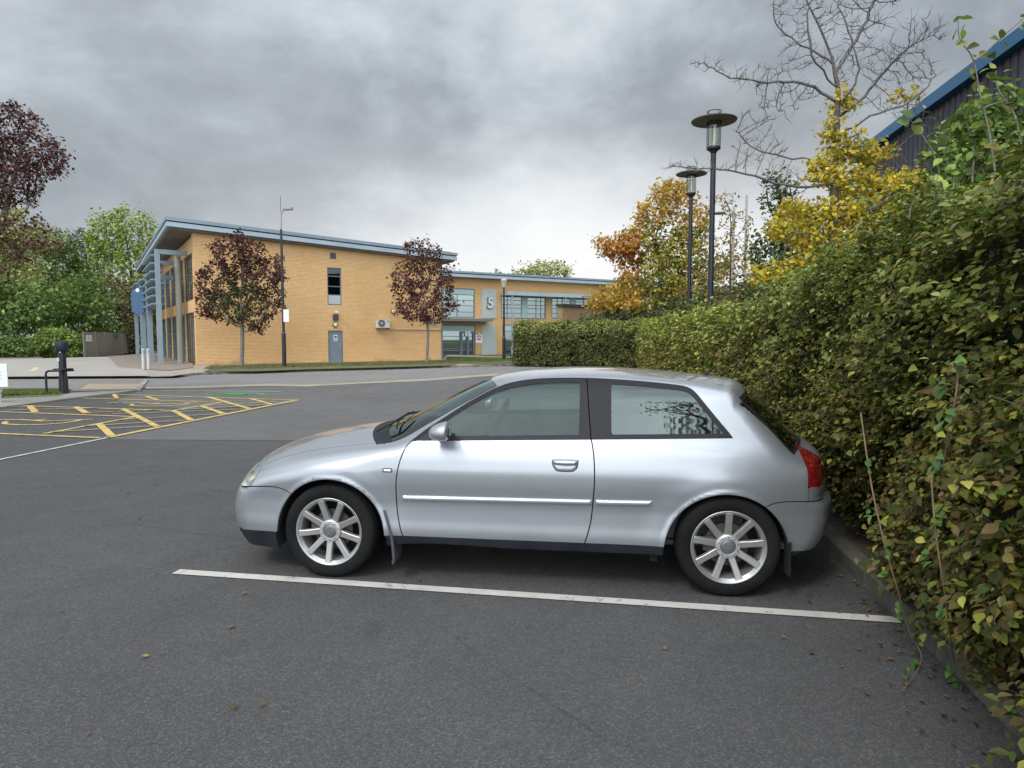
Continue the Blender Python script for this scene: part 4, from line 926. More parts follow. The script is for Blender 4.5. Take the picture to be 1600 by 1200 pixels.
# wall as a framed sheet with real openings
dz=[WZ(512.5,516.5),WZ(536.5,570)]; wz=[WZ(511,417.5),WZ(534,477)]; vz=[WZ(515.5,394.5),WZ(525,405)]
d0,d1=dz[0][0],dz[1][0]; w0,w1=wz[0][0],wz[1][0]; wt,wb=wz[0][1],wz[1][1]; dt=dz[0][1]
m_=MB()
def wbox(m_,s0,s1,z0,z1a,z1b=None,t0=0,t1=.3):
    z1b=z1a if z1b is None else z1b
    m_.add([(s0,t0,z0),(s1,t0,z0),(s1,t1,z0),(s0,t1,z0),(s0,t0,z1a),(s1,t0,z1b),(s1,t1,z1b),(s0,t1,z1a)],[(3,2,1,0),(4,5,6,7),(0,1,5,4),(1,2,6,5),(2,3,7,6),(3,0,4,7)])
sl_,sr_=min(d0,w0),max(d1,w1)
wbox(m_,0,sl_,-.1,ztop(0),ztop(sl_)); wbox(m_,sr_,LEN,-.1,ztop(sr_),ztop(LEN)); wbox(m_,sl_,sr_,wt,ztop(sl_),ztop(sr_)); wbox(m_,sl_,sr_,dt,wb)
if w0>sl_+.01: wbox(m_,sl_,w0,wb,wt)
if w1<sr_-.01: wbox(m_,w1,sr_,wb,wt)
if d0>sl_+.01: wbox(m_,sl_,d0,-.1,dt)
if d1<sr_-.01: wbox(m_,d1,sr_,-.1,dt)
m_.add([(LEN,0,-.1),(LEN,DEP,-.1),(LEN,DEP,ztop(LEN,DEP)),(LEN,0,ztop(LEN))],[(0,1,2,3)]); m_.add([(0,DEP,-.1),(LEN,DEP,-.1),(LEN,DEP,ztop(LEN,DEP)),(0,DEP,ztop(0,DEP))],[(0,1,2,3)])
obj('wall',m_,YB,mb_)
m_=MB(); m_.box((.3,1.2,.0),(LEN-.3,1.25,6.6)); obj('inner_wall',m_,INT,mb_)
def slope_slab(m_,s0,s1,t0,t1,zb,zt):
    f_=lambda s,t_:-.25-.041*s-.018*t_
    m_.add([(s,t_,z+f_(s,t_)) for z in (zb,zt) for s,t_ in ((s0,t0),(s1,t0),(s1,t1),(s0,t1))],[(3,2,1,0),(4,5,6,7),(0,1,5,4),(1,2,6,5),(2,3,7,6),(3,0,4,7)])
RO0,RO1=-1.35,LEN+1.0
rf=MB(); slope_slab(rf,RO0,RO1,-.55,DEP+.6,8.03,8.20); ro=obj('roof',rf,ROOFM,mb_)
rf=MB(); slope_slab(rf,RO0+.10,RO1-.10,-.47,DEP+.5,7.96,8.03); obj('roof_recess',rf,GAPM,ro)
rf=MB(); slope_slab(rf,RO0+.04,RO1-.04,-.52,DEP+.55,7.72,7.96); obj('fascia',rf,FASC,ro)
rf=MB(); slope_slab(rf,RO0+.18,RO1-.18,-.36,DEP+.4,7.615,7.72); obj('soffit',rf,SOF,ro)
rf=MB(); slope_slab(rf,RO0+.30,RO1-.3,-.30,DEP+.3,8.20,8.27); obj('roof_edge',rf,ROOFM,ro)
# gable window, door, vent
def win(parent,s0,s1,z0,z1,bars_z=(),bars_x=(),fr=.06,dep=.10,gm=None,fm=None,name='window',t=.09,extra=None):
    m_=MB(); m_.box((s0,t-.05,z0),(s0+fr,t+.03,z1)); m_.box((s1-fr,t-.05,z0),(s1,t+.03,z1)); m_.box((s0+fr,t-.05,z0),(s1-fr,t+.03,z0+fr)); m_.box((s0+fr,t-.05,z1-fr),(s1-fr,t+.03,z1))
    for z in bars_z: m_.box((s0+fr,t-.045,z-.03),(s1-fr,t+.02,z+.03))
    for x in bars_x: m_.box((x-.03,t-.042,z0+fr),(x+.03,t+.018,z1-fr))
    o=obj(name,m_,fm or FRAME,parent); obj('pane',MB().box((s0+fr*.5,t-.01,z0+fr*.5),(s1-fr*.5,t+.002,z1-fr*.5)),gm or WG,o); return o
hz_=(wt-wb); gw=win(mb_,w0,w1,wb,wt,[wb+hz_*.27,wb+hz_*.50,wb+hz_*.77],t=.10,gm=glass('dark_window',(0.2,0.25,0.3),0.2))
obj('blind',MB().box((w0+.06,.04,wb+.06),(w1-.06,.075,wb+hz_*.27-.03)),mat('frosted_panel',(0.42,0.47,0.49),0.5),gw)
DOORM=var_mat('door_grey',(0.16,0.19,0.225),(0.19,0.22,0.255),1.5,0.5)
dr=obj('door',MB().box((d0+.05,.05,.02),(d1-.05,.10,dt-.05)),DOORM,mb_); m_=MB(); m_.box((d0,.02,0),(d0+.05,.12,dt)); m_.box((d1-.05,.02,0),(d1,.12,dt)); m_.box((d0+.05,.02,dt-.05),(d1-.05,.12,dt)); obj('door_frame',m_,FRAME,dr)
obj('handle',MB().box((d1-.16,.0,.95),(d1-.12,.05,1.15)),STEEL,dr)
def txt(name,body,size,loc_,rz,mt,parent=None,ext=.004,align='CENTER',bold=0.0,rx=math.pi/2):
    cu=bpy.data.curves.new(name,'FONT'); cu.body=body; cu.size=size; cu.extrude=ext; cu.align_x=align; cu.align_y='CENTER'; cu.offset=bold
    o=bpy.data.objects.new(name,cu); COL.objects.link(o); dg=bpy.context.evaluated_depsgraph_get(); me=bpy.data.meshes.new_from_object(o.evaluated_get(dg)); bpy.data.objects.remove(o); 
    o=obj(name,me,None,parent); me.materials.clear(); me.materials.append(mt); o.location=loc_; o.rotation_euler=(rx,0,rz); return o
WHP=mat('white_panel',(0.72,0.73,0.74),0.4); BLUE=mat('blue_ink',(0.03,0.08,0.35),0.5); INK=mat('dark_ink',(0.05,0.05,0.06),0.6); REDI=mat('red_ink',(0.55,0.05,0.05),0.5)
dm=(d0+d1)/2; ds=obj('door_sign',MB().box((dm-.11,.035,1.42),(dm+.13,.05,1.78)),WHP,dr); obj('sign_symbol',MB().box((dm-.07,.030,1.60),(dm+.09,.035,1.73)),BLUE,ds); obj('sign_text',MB().box((dm-.08,.030,1.49),(dm+.10,.035,1.54)),BLUE,ds)
m_=MB(); m_.box((vz[0][0],-.02,vz[1][1]),(vz[1][0],.01,vz[0][1])); v_=obj('vent',m_,FRAME,mb_); m_=MB()
for i in range(5):
    z=vz[1][1]+.04+i*(vz[0][1]-vz[1][1]-.06)/5; m_.box((vz[0][0]+.03,-.035,z),(vz[1][0]-.03,-.021,z+.03))
obj('slat',m_,GAPM,v_)
# downpipe at the right corner, service pipe
dp=empty('downpipe',(*(B0+E1*(LEN+.02)-E2*.06),0),BA,'thin grey downpipe at the right corner of the brick office','downpipe'); m_=MB().tube([(0,0,0),(0,0,6.9)],.05,8); 
for z in (.5,2.6,4.8): m_.lathe([(.05,-.03),(.065,-.03),(.065,.03),(.05,.03)],10,(0,0,z))
obj('pipe',m_,FRAME,dp); m_=MB().box((-.1,-.09,6.75),(.1,.09,6.95)); obj('hopper',m_,FRAME,dp)
def onwall(px,py,off=0.0): s,z=WZ(px,py); q=B0+E1*s-E2*off; return (float(q[0]),float(q[1]),z)
def bulkhead(px,py,label):
    o=empty('bulkhead_light',onwall(px,py),BA,label,'wall light',group='round lights on the office wall'); m_=MB().lathe([(0,-.02),(.16,-.02),(.165,-.07),(.14,-.10)],24,axis='y'); obj('housing',m_,mat('light_rim',(0.05,0.05,0.055),0.5),o)
    m_=MB().lathe([(.128,-.085),(.12,-.12),(.07,-.15),(0,-.155)],24,axis='y'); smooth(obj('diffuser',m_,mat('light_diffuser',(0.72,0.66,0.42),0.35),o))
bulkhead(523.5,507.5,'round cream bulkhead light above the grey side door'); bulkhead(614,486.5,'round cream bulkhead light beside the slender ash tree')
o=empty('security_camera',onwall(524,495),BA,'small security camera and floodlight box above the grey side door','camera')
obj('bracket_box',MB().box((-.17,-.10,-.22),(.17,0,.14)),mat('cam_dark',(0.06,0.055,0.05),0.6),o); m_=MB().lathe([(0,-.22),(.07,-.21),(.085,-.12),(.085,-.02),(0,-.0)],16,(.03,-.03,.27),'y'); smooth(obj('camera_head',m_,WHP,o))
ac=empty('air_conditioner',onwall(596,505.5),BA,'white wall mounted air conditioning unit with a round fan','air conditioner')
obj('casing',MB().box((-.42,-.40,-.28),(.42,-.06,.28)),var_mat('ac_white',(0.60,0.60,0.56),(0.5,0.49,0.45),4,0.5),ac); m_=MB().lathe([(0,-.42),(.05,-.425),(.06,-.41),(.225,-.405),(.235,-.41),(.235,-.39),(0,-.39)],28,(-.14,0,0),'y'); obj('fan_grille',m_,mat('fan_dark',(0.13,0.13,0.13),0.6),ac)
m_=MB().lathe([(0,-.44),(.05,-.435),(.055,-.42)],16,(-.14,0,0),'y'); obj('fan_hub',m_,WHP,ac)
obj('bracket',MB().box((-.40,-.42,-.36),(-.35,0,-.285)),FRAME,ac); obj('bracket',MB().box((.35,-.42,-.36),(.40,0,-.285)),FRAME,ac); obj('badge',MB().box((.25,-.41,.08),(.36,-.402,.16)),FRAME,ac)
m_=MB(); p0=WZ(607,514.5); p1=WZ(690,516); m_.tube([(*(B0+E1*p0[0]-E2*.04),p0[1]),(*(B0+E1*LEN-E2*.04),p0[1])],.03,6); tag(obj('service_pipe',m_,mat('pipe_cream',(0.50,0.42,0.33),0.6)),'thin pale pipe running along the brick wall from the air conditioner','pipe')
o=empty('wall_lights',onwall(676.5,502.5),BA,'pair of small black and white sensors high by the right corner','sensor')
for x in (-.22,.16): obj('sensor_head',MB().box((x-.1,-.15,-.12),(x+.12,0,.12)),mat('cam_dark',(0.06,0.055,0.05),0.6),o); obj('lens',MB().box((x-.05,-.16,-.03),(x+.06,-.151,.06)),WHP,o)
# left (side) elevation: brick bands, piers, glazing
CRM=var_mat('cream_render',(0.36,0.33,0.27),(0.30,0.27,0.22),0.8,0.8); BRN=var_mat('brown_frame',(0.11,0.075,0.05),(0.15,0.10,0.07),1,0.6)
def ybox(m_,t0,t1,z0,z1,x0=0.0,x1=.3): m_.box((x0,t0,z0),(x1,t1,z1))
m_=MB(); ybox(m_,.302,.55,-.1,7.5); ybox(m_,.55,DEP,6.35,7.2); ybox(m_,.55,DEP,3.05,3.75)
bays=[(.55+3.74*i) for i in range(6)]
for i,t0 in enumerate(bays[1:]): ybox(m_,t0-.16,t0+.16,-.1,3.05); ybox(m_,t0-.16,t0+.16,3.75,6.35)
ybox(m_,DEP-.4,DEP-.002,-.1,3.05); obj('side_wall',m_,YB,mb_)
m_=MB()
for i,t0 in enumerate(bays[1:2]): m_.lathe([(.17,0),(.17,6.35)],16,(-.45,t0-1.2,0))
o=obj('column',m_,CRM,mb_); smooth(o)
for i,t0 in enumerate(bays):
    t1=min(t0+3.74,DEP)-.16; a=t0+(.16 if i else 0)
    for z0,z1,nm_ in ((.05,3.05,'lower'),(3.75,6.35,'upper')):
        m_=MB(); n_=4
        for k_ in range(n_+1):
            y=a+(t1-a)*k_/n_; m_.box((.06,y-.03,z0),(.14,y+.03,z1))
        for z in (z0,z0+.9,z0+1.8,z1-.06): m_.box((.07,a+.03,z),(.13,t1-.03,z+.06))
        w_=obj('window',m_,FRAME if i else BRN,mb_); obj('pane',MB().box((.095,a,z0),(.105,t1,z1)),WG,w_)
obj('room',MB().box((.9,.6,0),(.95,DEP-.3,6.3)),INT,mb_)
# steel posts and louvre canopies outside the side wall
def frame_bay(t0,t1,top_,label,beam=True):
    o=empty('steel_frame',(*(B0+E2*t0),0),BA,label,'steel frame',group='blue steel canopy frames along the side of the office')
    L_=t1-t0; x0=-1.55
    for y in (0,L_): obj('post',MB().box((x0-.13,y-.12,.1),(x0+.13,y+.12,top_)),STEEL,o)
    if beam:
        for y in (0,L_): obj('beam',MB().box((x0+.13,y-.10,top_-.26),(-.02,y+.10,top_)),STEEL,o)
    m_=MB()
    nz=int((top_-3.2)/.46)
    for k_ in range(nz):
        z=top_-.30-k_*.46; m_.box((x0-.35,.12,z-.04),(x0+.32,L_-.12,z+.02)); 
    obj('louvre',m_,STEEL,o)
    m_=MB()
    for y in (.6,L_/2,L_-.6): m_.box((x0-.04,y-.03,3.3),(x0+.04,y+.03,top_))
    obj('mullion',m_,STEEL,o); return o
frame_bay(2.5,8.6,6.62,'nearest tall blue steel canopy frame at the corner of the brick office')
frame_bay(9.6,14.2,5.75,'middle blue steel canopy frame with louvres beside the brick office')
frame_bay(15.4,21.6,5.9,'farthest blue steel canopy frame at the end of the brick office')
q=B0+E2*10.2-E1*2.1; o=empty('banner',(float(q[0]),float(q[1]),0),BA-R(35),'blue rounded banner sign hanging on a steel post by the office','sign')
m_=MB().prism([(x,z) for x,z in catm([(-.42,3.6),(-.30,3.30),(.05,3.15),(.38,3.32),(.46,3.9),(.42,4.6),(.15,4.85),(.02,5.05),(-.12,4.85),(-.40,4.65)],4,True)],-.03,.03).xf(lambda v:(v[0],v[2],v[1])); obj('panel',m_,mat('banner_blue',(0.045,0.10,0.19),0.5),o); m_=MB().lathe([(0,-.045),(.13,-.045),(.13,-.032),(0,-.032)],16,(.02,0,4.75),'y'); obj('emblem',m_,WHP,o)
obj('fixing',MB().box((.3,-.02,4.1),(.75,.02,4.2)),STEEL,o)
def bollard(p,h,r,label,grp):
    o=empty('bollard',(p[0],p[1],p[2]),0,label,'bollard',group=grp); m_=MB().lathe([(r,0),(r,h-.03),(r*.8,h),(0,h)],14); obj('post',m_,var_mat('bollard_white',(0.52,0.53,0.53),(0.40,0.40,0.39),3,0.6),o); m_=MB().lathe([(r+.004,h-.18),(r+.004,h-.08)],14); obj('band',m_,mat('band_grey',(0.35,0.35,0.36),0.4),o)
for px,lb in ((224.5,'left one of two white bollards before the steel frames'),(232.5,'right one of two white bollards before the steel frames')):
    bollard(G(px,577,.12),.98,.075,lb,'white bollards by the steel frames')
# ================================================================== second building (number 5)
C0=np.array([-6.1,61.5]); A5=R(31); FA1=np.array([math.cos(A5),math.sin(A5)]); FA2=np.array([-FA1[1],FA1[0]])
def W5(px,py): return wallpt(px,py,C0,FA1)
b5=empty('far_office_building',(C0[0],C0[1],0),A5,'long far brick office with a number 5 panel and glazed entrance','building')
zt5=W5(760,440)[1]
def r5(px0,py0,px1,py1): a=W5(px0,py0); b_=W5(px1,py1); return a[0],b_[0],b_[1],a[1]
ops=dict(w1=r5(692,449.5,742,497),w2=r5(690,507,743,555),w3=r5(783,462,853,499),w4=r5(862,464,926,499),w5=r5(785,507,850,555),w6=r5(862,508,930,555),p1=r5(752,451,775.5,497.5),p2=r5(752,508,775.5,554))
xs=sorted({-8.0,46.0}|{v for k_,o_ in ops.items() if k_[0]=='w' for v in o_[:2]}); zs=sorted({-.2,zt5+.25}|{v for k_,o_ in ops.items() if k_[0]=='w' for v in o_[2:]})
m_=MB()
for i in range(len(xs)-1):
    run=None
    for j in range(len(zs)-1):
        cxm,czm=(xs[i]+xs[i+1])/2,(zs[j]+zs[j+1])/2
        solid=not any(k_[0]=='w' and o_[0]<cxm<o_[1] and o_[2]<czm<o_[3] for k_,o_ in ops.items())
        if solid:
            if run is None: run=zs[j]
            e_=zs[j+1]
        if run is not None and (not solid or j==len(zs)-2):
            wbox(m_,xs[i],xs[i+1],run,zs[j] if not solid else e_); run=None
obj('wall',m_,YB2,b5); obj('room',MB().box((-8,3.0,0),(46,3.1,zt5)),var_mat('room_mid',(0.06,0.08,0.08),(0.16,0.18,0.17),0.5,0.9),b5)
zr=zt5+.25
rf=MB(); rf.box((-9,-.9,zr+.34),(46.5,14,zr+.52)); ro=obj('roof',rf,ROOFM,b5); obj('recess',MB().box((-8.9,-.8,zr+.26),(46.4,13,zr+.34)),GAPM,ro); obj('fascia',MB().box((-8.95,-.85,zr),(46.45,13.2,zr+.26)),FASC,ro)
o_=ops['w1']; sx=o_[1]-o_[0]; sz_=o_[3]-o_[2]; WG5=glass('window_glass_far',(0.5,0.58,0.58),0.35); WG5.node_tree.nodes['Math.001'].inputs[2].default_value=0.30
TEAL=mat('teal_panel',(0.36,0.50,0.50),0.35)
w_=win(b5,*o_,bars_z=[o_[2]+sz_*f_ for f_ in (.20,.42,.60,.79)],bars_x=[o_[0]+sx*.45],gm=WG5,fr=.09); obj('top_panel',MB().box((o_[0]+.09,.02,o_[3]-sz_*.20),(o_[1]-.09,.04,o_[3]-.09)),TEAL,w_)
o_=ops['w2']; sx=o_[1]-o_[0]; sz_=o_[3]-o_[2]; w_=win(b5,*o_,bars_z=[o_[2]+sz_*f_ for f_ in (.22,.42,.62)],bars_x=[o_[0]+sx*.54],gm=WG5,fr=.10,name='entrance'); obj('top_panel',MB().box((o_[0]+.1,.02,o_[3]-sz_*.21),(o_[1]-.1,.04,o_[3]-.09)),TEAL,w_)
a_=W5(721,553)[0]; b__=W5(740.5,553)[0]; dh=W5(730,519)[1]; m_=MB()
for x in (a_,(a_+b__)/2,b__): m_.box((x-.12,-.02,.02),(x+.12,.038,dh-.12))
m_.box((a_-.12,-.02,dh-.12),(b__+.12,.038,dh+.06)); obj('entrance_door',m_,FRAME,b5)
for x in (a_*.62+b__*.38,a_*.38+b__*.62): obj('notice',MB().box((x-.14,-.04,1.75),(x+.12,-.025,2.25)),WHP,b5)
m_=MB(); m_.box((o_[0]-.5,-1.3,o_[3]+.30),(o_[1]+1.2,-.01,o_[3]+.55)); obj('porch_canopy',m_,FRAME,b5)
for k_,lbl in (('p1','upper'),('p2','lower')):
    o_=ops[k_]; pnl=obj('panel',MB().box((o_[0],-.05,o_[2]),(o_[1],-.004,o_[3])),var_mat('panel_greygreen',(0.36,0.40,0.37),(0.41,0.45,0.42),0.5,0.5),b5)
    if k_=='p1':
        cx0=(o_[0]+o_[1])/2; t5=txt('number',"5",1.45,(cx0+.05,-.09,W5(764,475)[1]),0,mat('number_silver',(0.16,0.17,0.18),0.35,0.7),pnl,.03,bold=.05)
        hl=txt('number_face',"5",1.40,(cx0+.13,-.135,W5(764,475)[1]+.05),0,mat('number_face',(0.62,0.63,0.63),0.35,0.3),pnl,.005,bold=.015)
        obj('small_mark',MB().box((cx0-.14,-.07,o_[3]-1.05),(cx0+.14,-.05,o_[3]-.80)),INK,pnl)
for k_ in ('w3','w4'):
    o_=ops[k_]; sx=o_[1]-o_[0]; sz_=o_[3]-o_[2]; w_=win(b5,*o_,bars_z=[o_[2]+sz_*f_ for f_ in (.24,.47,.62,.82)],bars_x=[o_[0]+sx*f_ for f_ in (.14,.26,.45,.58,.78,.89)],gm=WG5,fr=.10); obj('panel',MB().box((o_[0]+sx*.45,.02,o_[2]+.1),(o_[0]+sx*.58,.04,o_[3]-.1)),TEAL,w_)
for k_ in ('w5','w6'):
    o_=ops[k_]; sx=o_[1]-o_[0]; sz_=o_[3]-o_[2]; w_=win(b5,*o_,bars_z=[o_[2]+sz_*f_ for f_ in (.25,.5,.78)],bars_x=[o_[0]+sx*f_ for f_ in (.33,.66)],gm=WG5,fr=.10); obj('top_panel',MB().box((o_[0]+.1,.02,o_[3]-sz_*.2),(o_[1]-.1,.04,o_[3]-.1)),TEAL,w_)
a_=W5(782,458)[0]; b__=W5(922,460)[0]; zc=W5(800,460)[1]
cn=empty('window_canopy',(*(C0-FA2*1.2+FA1*a_),0),A5,'grey canopy on steel posts before the upper windows of the far office','canopy')
obj('top',MB().box((0,-.2,zc-.18),(b__-a_,.9,zc+.18)),FASC,cn)
for x in (.6,(b__-a_)*.63,b__-a_-1.0): obj('post',MB().tube([(x,0,0),(x,0,zc-.18)],.11,8),STEEL,cn)
def on5(px,py): s,z=W5(px,py); q=C0+FA1*s; return (float(q[0]),float(q[1]),z)
def small5(px,py,r_,label,m,cat):
    o=empty('bulkhead_light',on5(px,py),A5,label,cat); m_=MB().lathe([(0,-.02),(r_*1.1,-.02),(r_*1.1,-.06),(r_,-.08)],16,axis='y'); obj('housing',m_,FRAME,o); m_=MB().lathe([(r_*.95,-.07),(r_*.7,-.13),(0,-.15)],16,axis='y'); obj('diffuser',m_,m,o)
small5(820.5,503,.16,'small round light under the right windows of the far office',mat('light_diffuser',(0.7,0.66,0.42),0.35),'wall light')
small5(748,522,.16,'small round light beside the glazed entrance of the far office',mat('light_diffuser',(0.7,0.66,0.42),0.35),'wall light')
o=empty('notice_board',on5(748,529.5),A5,'small white and red notice beside the glazed entrance','sign'); obj('board',MB().box((-.35,-.06,-.42),(.35,-.01,.42)),WHP,o); obj('red_text',MB().box((-.2,-.067,-.1),(.2,-.061,.05)),REDI,o); obj('red_text',MB().box((-.25,-.067,.15),(.25,-.061,.25)),REDI,o)
for px,lb in ((701.5,'left one of two white bollards at the far entrance'),(738.5,'right one of two white bollards at the far entrance')): bollard(G(px,554,0.0),1.25,.11,lb,'white bollards at the far entrance')
# low brick enclosure behind the far hedge
q0=atd(879,500,44); q1=atd(1000,500,50); ang=math.atan2(q1[1]-q0[1],q1[0]-q0[0]); zt=atd(879,479,44)[2]
lb_=empty('brick_enclosure',(q0[0],q0[1],0),ang,'low brown brick building with flat coping behind the far hedge','building')
L_=math.hypot(q1[0]-q0[0],q1[1]-q0[1]); obj('wall',MB().box((0,0,0),(L_,.4,zt)),brick('brown_brick',(0.28,0.17,0.085),(0.35,0.215,0.11),(0.22,0.17,0.12)),lb_); obj('coping',MB().box((-.12,-.12,zt),(L_+.1,.52,zt+.18)),GAPM,lb_)
# ================================================================== dark clad shed on the right
def corr(name,c):
    m=mat(name,c,0.45,0.2); t=NT(m); v=t.coord(); t.col(t.mix(t.noise(0.8,4,0.6,v),c,tuple(x*1.3 for x in c))); return m
CLAD=corr('dark_cladding',(0.030,0.030,0.042)); BTR=mat('blue_trim',(0.012,0.11,0.24),0.4); BTD=corr('blue_cladding',(0.012,0.09,0.24))
# the wall runs parallel to the hedge, nine metres to the right of the camera line
WA=math.atan2(HD[1],HD[0]); WS,WE,WH=4.0,24.5,8.0
wp=lambda d:np.array([9.0+.1466*d,d])
sh=empty('clad_warehouse',(*wp(WE),0),WA+math.pi,'dark corrugated warehouse wall with a bright blue eaves edge','building'); Lx=float(np.linalg.norm(wp(WS)-wp(WE)))
prof=[(0,0),(.10,0),(.14,.045),(.26,.045)]; xs_=[]; x=0.0
while x<Lx: xs_+= [(x+a,-b_) for a,b_ in prof]; x+=.30
BL=5.45
for z0_,z1_,nm_,mt_ in ((0,BL,'lower_cladding',BTD),(BL,WH,'cladding',CLAD)):
    m_=MB(); vs=[]
    for xx,yy in xs_: vs+= [(xx,-yy,z0_),(xx,-yy,z1_)]
    m_.add(vs,[(2*i,2*i+2,2*i+3,2*i+1) for i in range(len(xs_)-1)]); obj(nm_,m_,mt_,sh)
# local +y points away from the hedge or towards it depending on the turn: the body lies behind the sheeting
bs=-1 if float(np.dot(np.array([-math.sin(WA+math.pi),math.cos(WA+math.pi)]),np.array([1,0])))<0 else 1
m_=MB(); m_.box((-.15,min(-bs*.22,bs*.3),WH-.02),(Lx,max(-bs*.22,bs*.3),WH+.30)); obj('verge_trim',m_,BTR,sh)
m_=MB(); m_.add([(-.1,bs*.3,WH+.28),(Lx,bs*.3,WH+.28),(Lx,bs*9,WH+.9),(-.1,bs*9,WH+.9)],[(0,1,2,3)]); obj('roof',m_,CLAD,sh)
m_=MB(); m_.box((-.1,min(bs*.06,bs*16),0),(-.02,max(bs*.06,bs*16),WH+.3)); obj('end_wall',m_,CLAD,sh)
# ================================================================== lamps and street furniture
BLKM=var_mat('black_metal',(0.012,0.013,0.020),(0.022,0.023,0.030),2,0.4); LGL=glass('lantern_glass',(0.95,0.96,0.92),0.85); DISC=var_mat('lamp_disc',(0.115,0.11,0.085),(0.16,0.15,0.12),3,0.5)
def disc_lamp(p,h,k_,label):
    o=empty('street_lamp',(p[0],p[1],0),0,label,'street lamp',group='disc topped lamps behind the hedge')
    obj('pole',MB().lathe([(.075*k_,0),(.075*k_,1.2),(.055*k_,1.3),(.052*k_,h-.72)],16),BLKM,o)
    m_=MB().lathe([(.05,h-.75),(.075*k_,h-.70),(.135*k_,h-.66),(.135*k_,h-.62),(.05,h-.62)],24); m_.lathe([(0,h-.17),(.14*k_,h-.17),(.14*k_,h-.12),(0,h-.12)],24)
    for i in range(6): a=i*math.pi/3; m_.tube([(.134*k_*math.cos(a),.134*k_*math.sin(a),h-.64),(.134*k_*math.cos(a),.134*k_*math.sin(a),h-.13)],.007,5)
    ln=obj('lantern',m_,BLKM,o); obj('lantern_glass',MB().lathe([(.125*k_,h-.62),(.125*k_,h-.17)],24),LGL,ln); m_=MB().lathe([(.055*k_,h-.60),(.07*k_,h-.5),(.065*k_,h-.28),(.03*k_,h-.25)],16); smooth(obj('bulb',m_,mat('bulb_cream',(0.68,0.66,0.52),0.3),ln))
    m_=MB().lathe([(0,h-.135),(.14*k_,h-.14),(.43*k_,h-.125),(.44*k_,h-.11),(.40*k_,h-.095),(.15*k_,h-.06),(.12*k_,h-.0),(0,h+.01)],48); smooth(obj('disc',m_,DISC,o),30)
    m_=MB().tube([(.135*k_*math.cos(a),.135*k_*math.sin(a),h+.06) for a in np.linspace(0,2*math.pi,25)],.009,5,False)
    for i in range(4): a=i*math.pi/2+.4; m_.tube([(.135*k_*math.cos(a),.135*k_*math.sin(a),h-.05),(.135*k_*math.cos(a),.135*k_*math.sin(a),h+.06)],.007,4)
    obj('top_ring',m_,BLKM,o)
q=atd(1116,178,13.3); disc_lamp(q,q[2]-.02,1.0,'taller disc topped street lamp standing nearer behind the hedge')
q=atd(1080.5,264,18.2); disc_lamp(q,q[2]-.02,.94,'smaller disc topped street lamp standing farther behind the hedge')
# lamp column by the office
p=G(444.5,577); hh=atd(437,330,p[1])[2]; lc=empty('lamp_column',(p[0],p[1],.1),R(-6),'tall black lamp column with white notice before the brick office','street lamp')
obj('column',MB().lathe([(.105,0),(.105,1.7),(.07,1.8),(.058,hh-1.0)],14),BLKM,lc); obj('upper_column',MB().lathe([(.05,hh-1.0),(.045,hh-.15)],12),mat('galvanised',(0.33,0.34,0.35),0.4,0.4),lc)
obj('bracket',MB().tube([(0,0,hh-.3),(.1,0,hh-.08),(.25,0,hh-.02)],.03,8),mat('galvanised',(0.33,0.34,0.35),0.4,0.4),lc)
hd_=MB().box((.16,-.11,hh-.06),(.62,.11,hh+.10)); bevel(obj('lamp_head',hd_,mat('lamp_grey',(0.30,0.28,0.24),0.5),lc),.04,3); obj('aerial',MB().tube([(0,0,hh-.15),(0,0,hh+.65)],.012,5),BLKM,lc)
nz=atd(446,496,p[1])[2]; obj('notice',MB().box((.07,-.13,nz-.33),(.36,-.11,nz+.30)),WHP,lc); obj('notice_clip',MB().box((-.02,-.11,nz-.1),(.30,-.06,nz+.1)),BLKM,lc)
# small lamp before building 5
p=G(787.5,564.5); hh=atd(786.5,437,p[1])[2]; sl2=empty('street_lamp',(p[0],p[1],.1),0,'slim black street lamp with pale lantern before the far office','street lamp')
obj('pole',MB().lathe([(.12,0),(.12,1.5),(.075,1.6),(.06,hh-.7)],12),BLKM,sl2); smooth(obj('lantern',MB().lathe([(.06,hh-.7),(.15,hh-.62),(.22,hh-.2),(.24,hh-.15),(.12,hh-.03),(0,hh)],16),mat('lantern_pale',(0.42,0.42,0.30),0.4),sl2))
# distant lamp columns seen through the trees
def far_lamp(px,ptop,d,arm,label):
    q=atd(px,ptop,d); o=empty('street_lamp',(q[0],q[1],0),0,label,'street lamp'); gm_=mat('galvanised',(0.33,0.34,0.35),0.4,0.4); obj('pole',MB().lathe([(.10,0),(.06,q[2])],10),gm_,o)
    if arm: obj('lamp_head',MB().lathe([(0,.10),(.22,.05),(.36,-.02),(.2,-.06),(0,-.07)],16,(-.75,0,q[2]-.35)),gm_,o); obj('arm',MB().tube([(0,0,q[2]-.5),(-.75,0,q[2]-.33)],.035,6),gm_,o)
far_lamp(1147,322,34,True,'distant grey street lamp with side head seen between the trees'); far_lamp(1167,305,36,False,'distant bare grey pole seen between the trees')
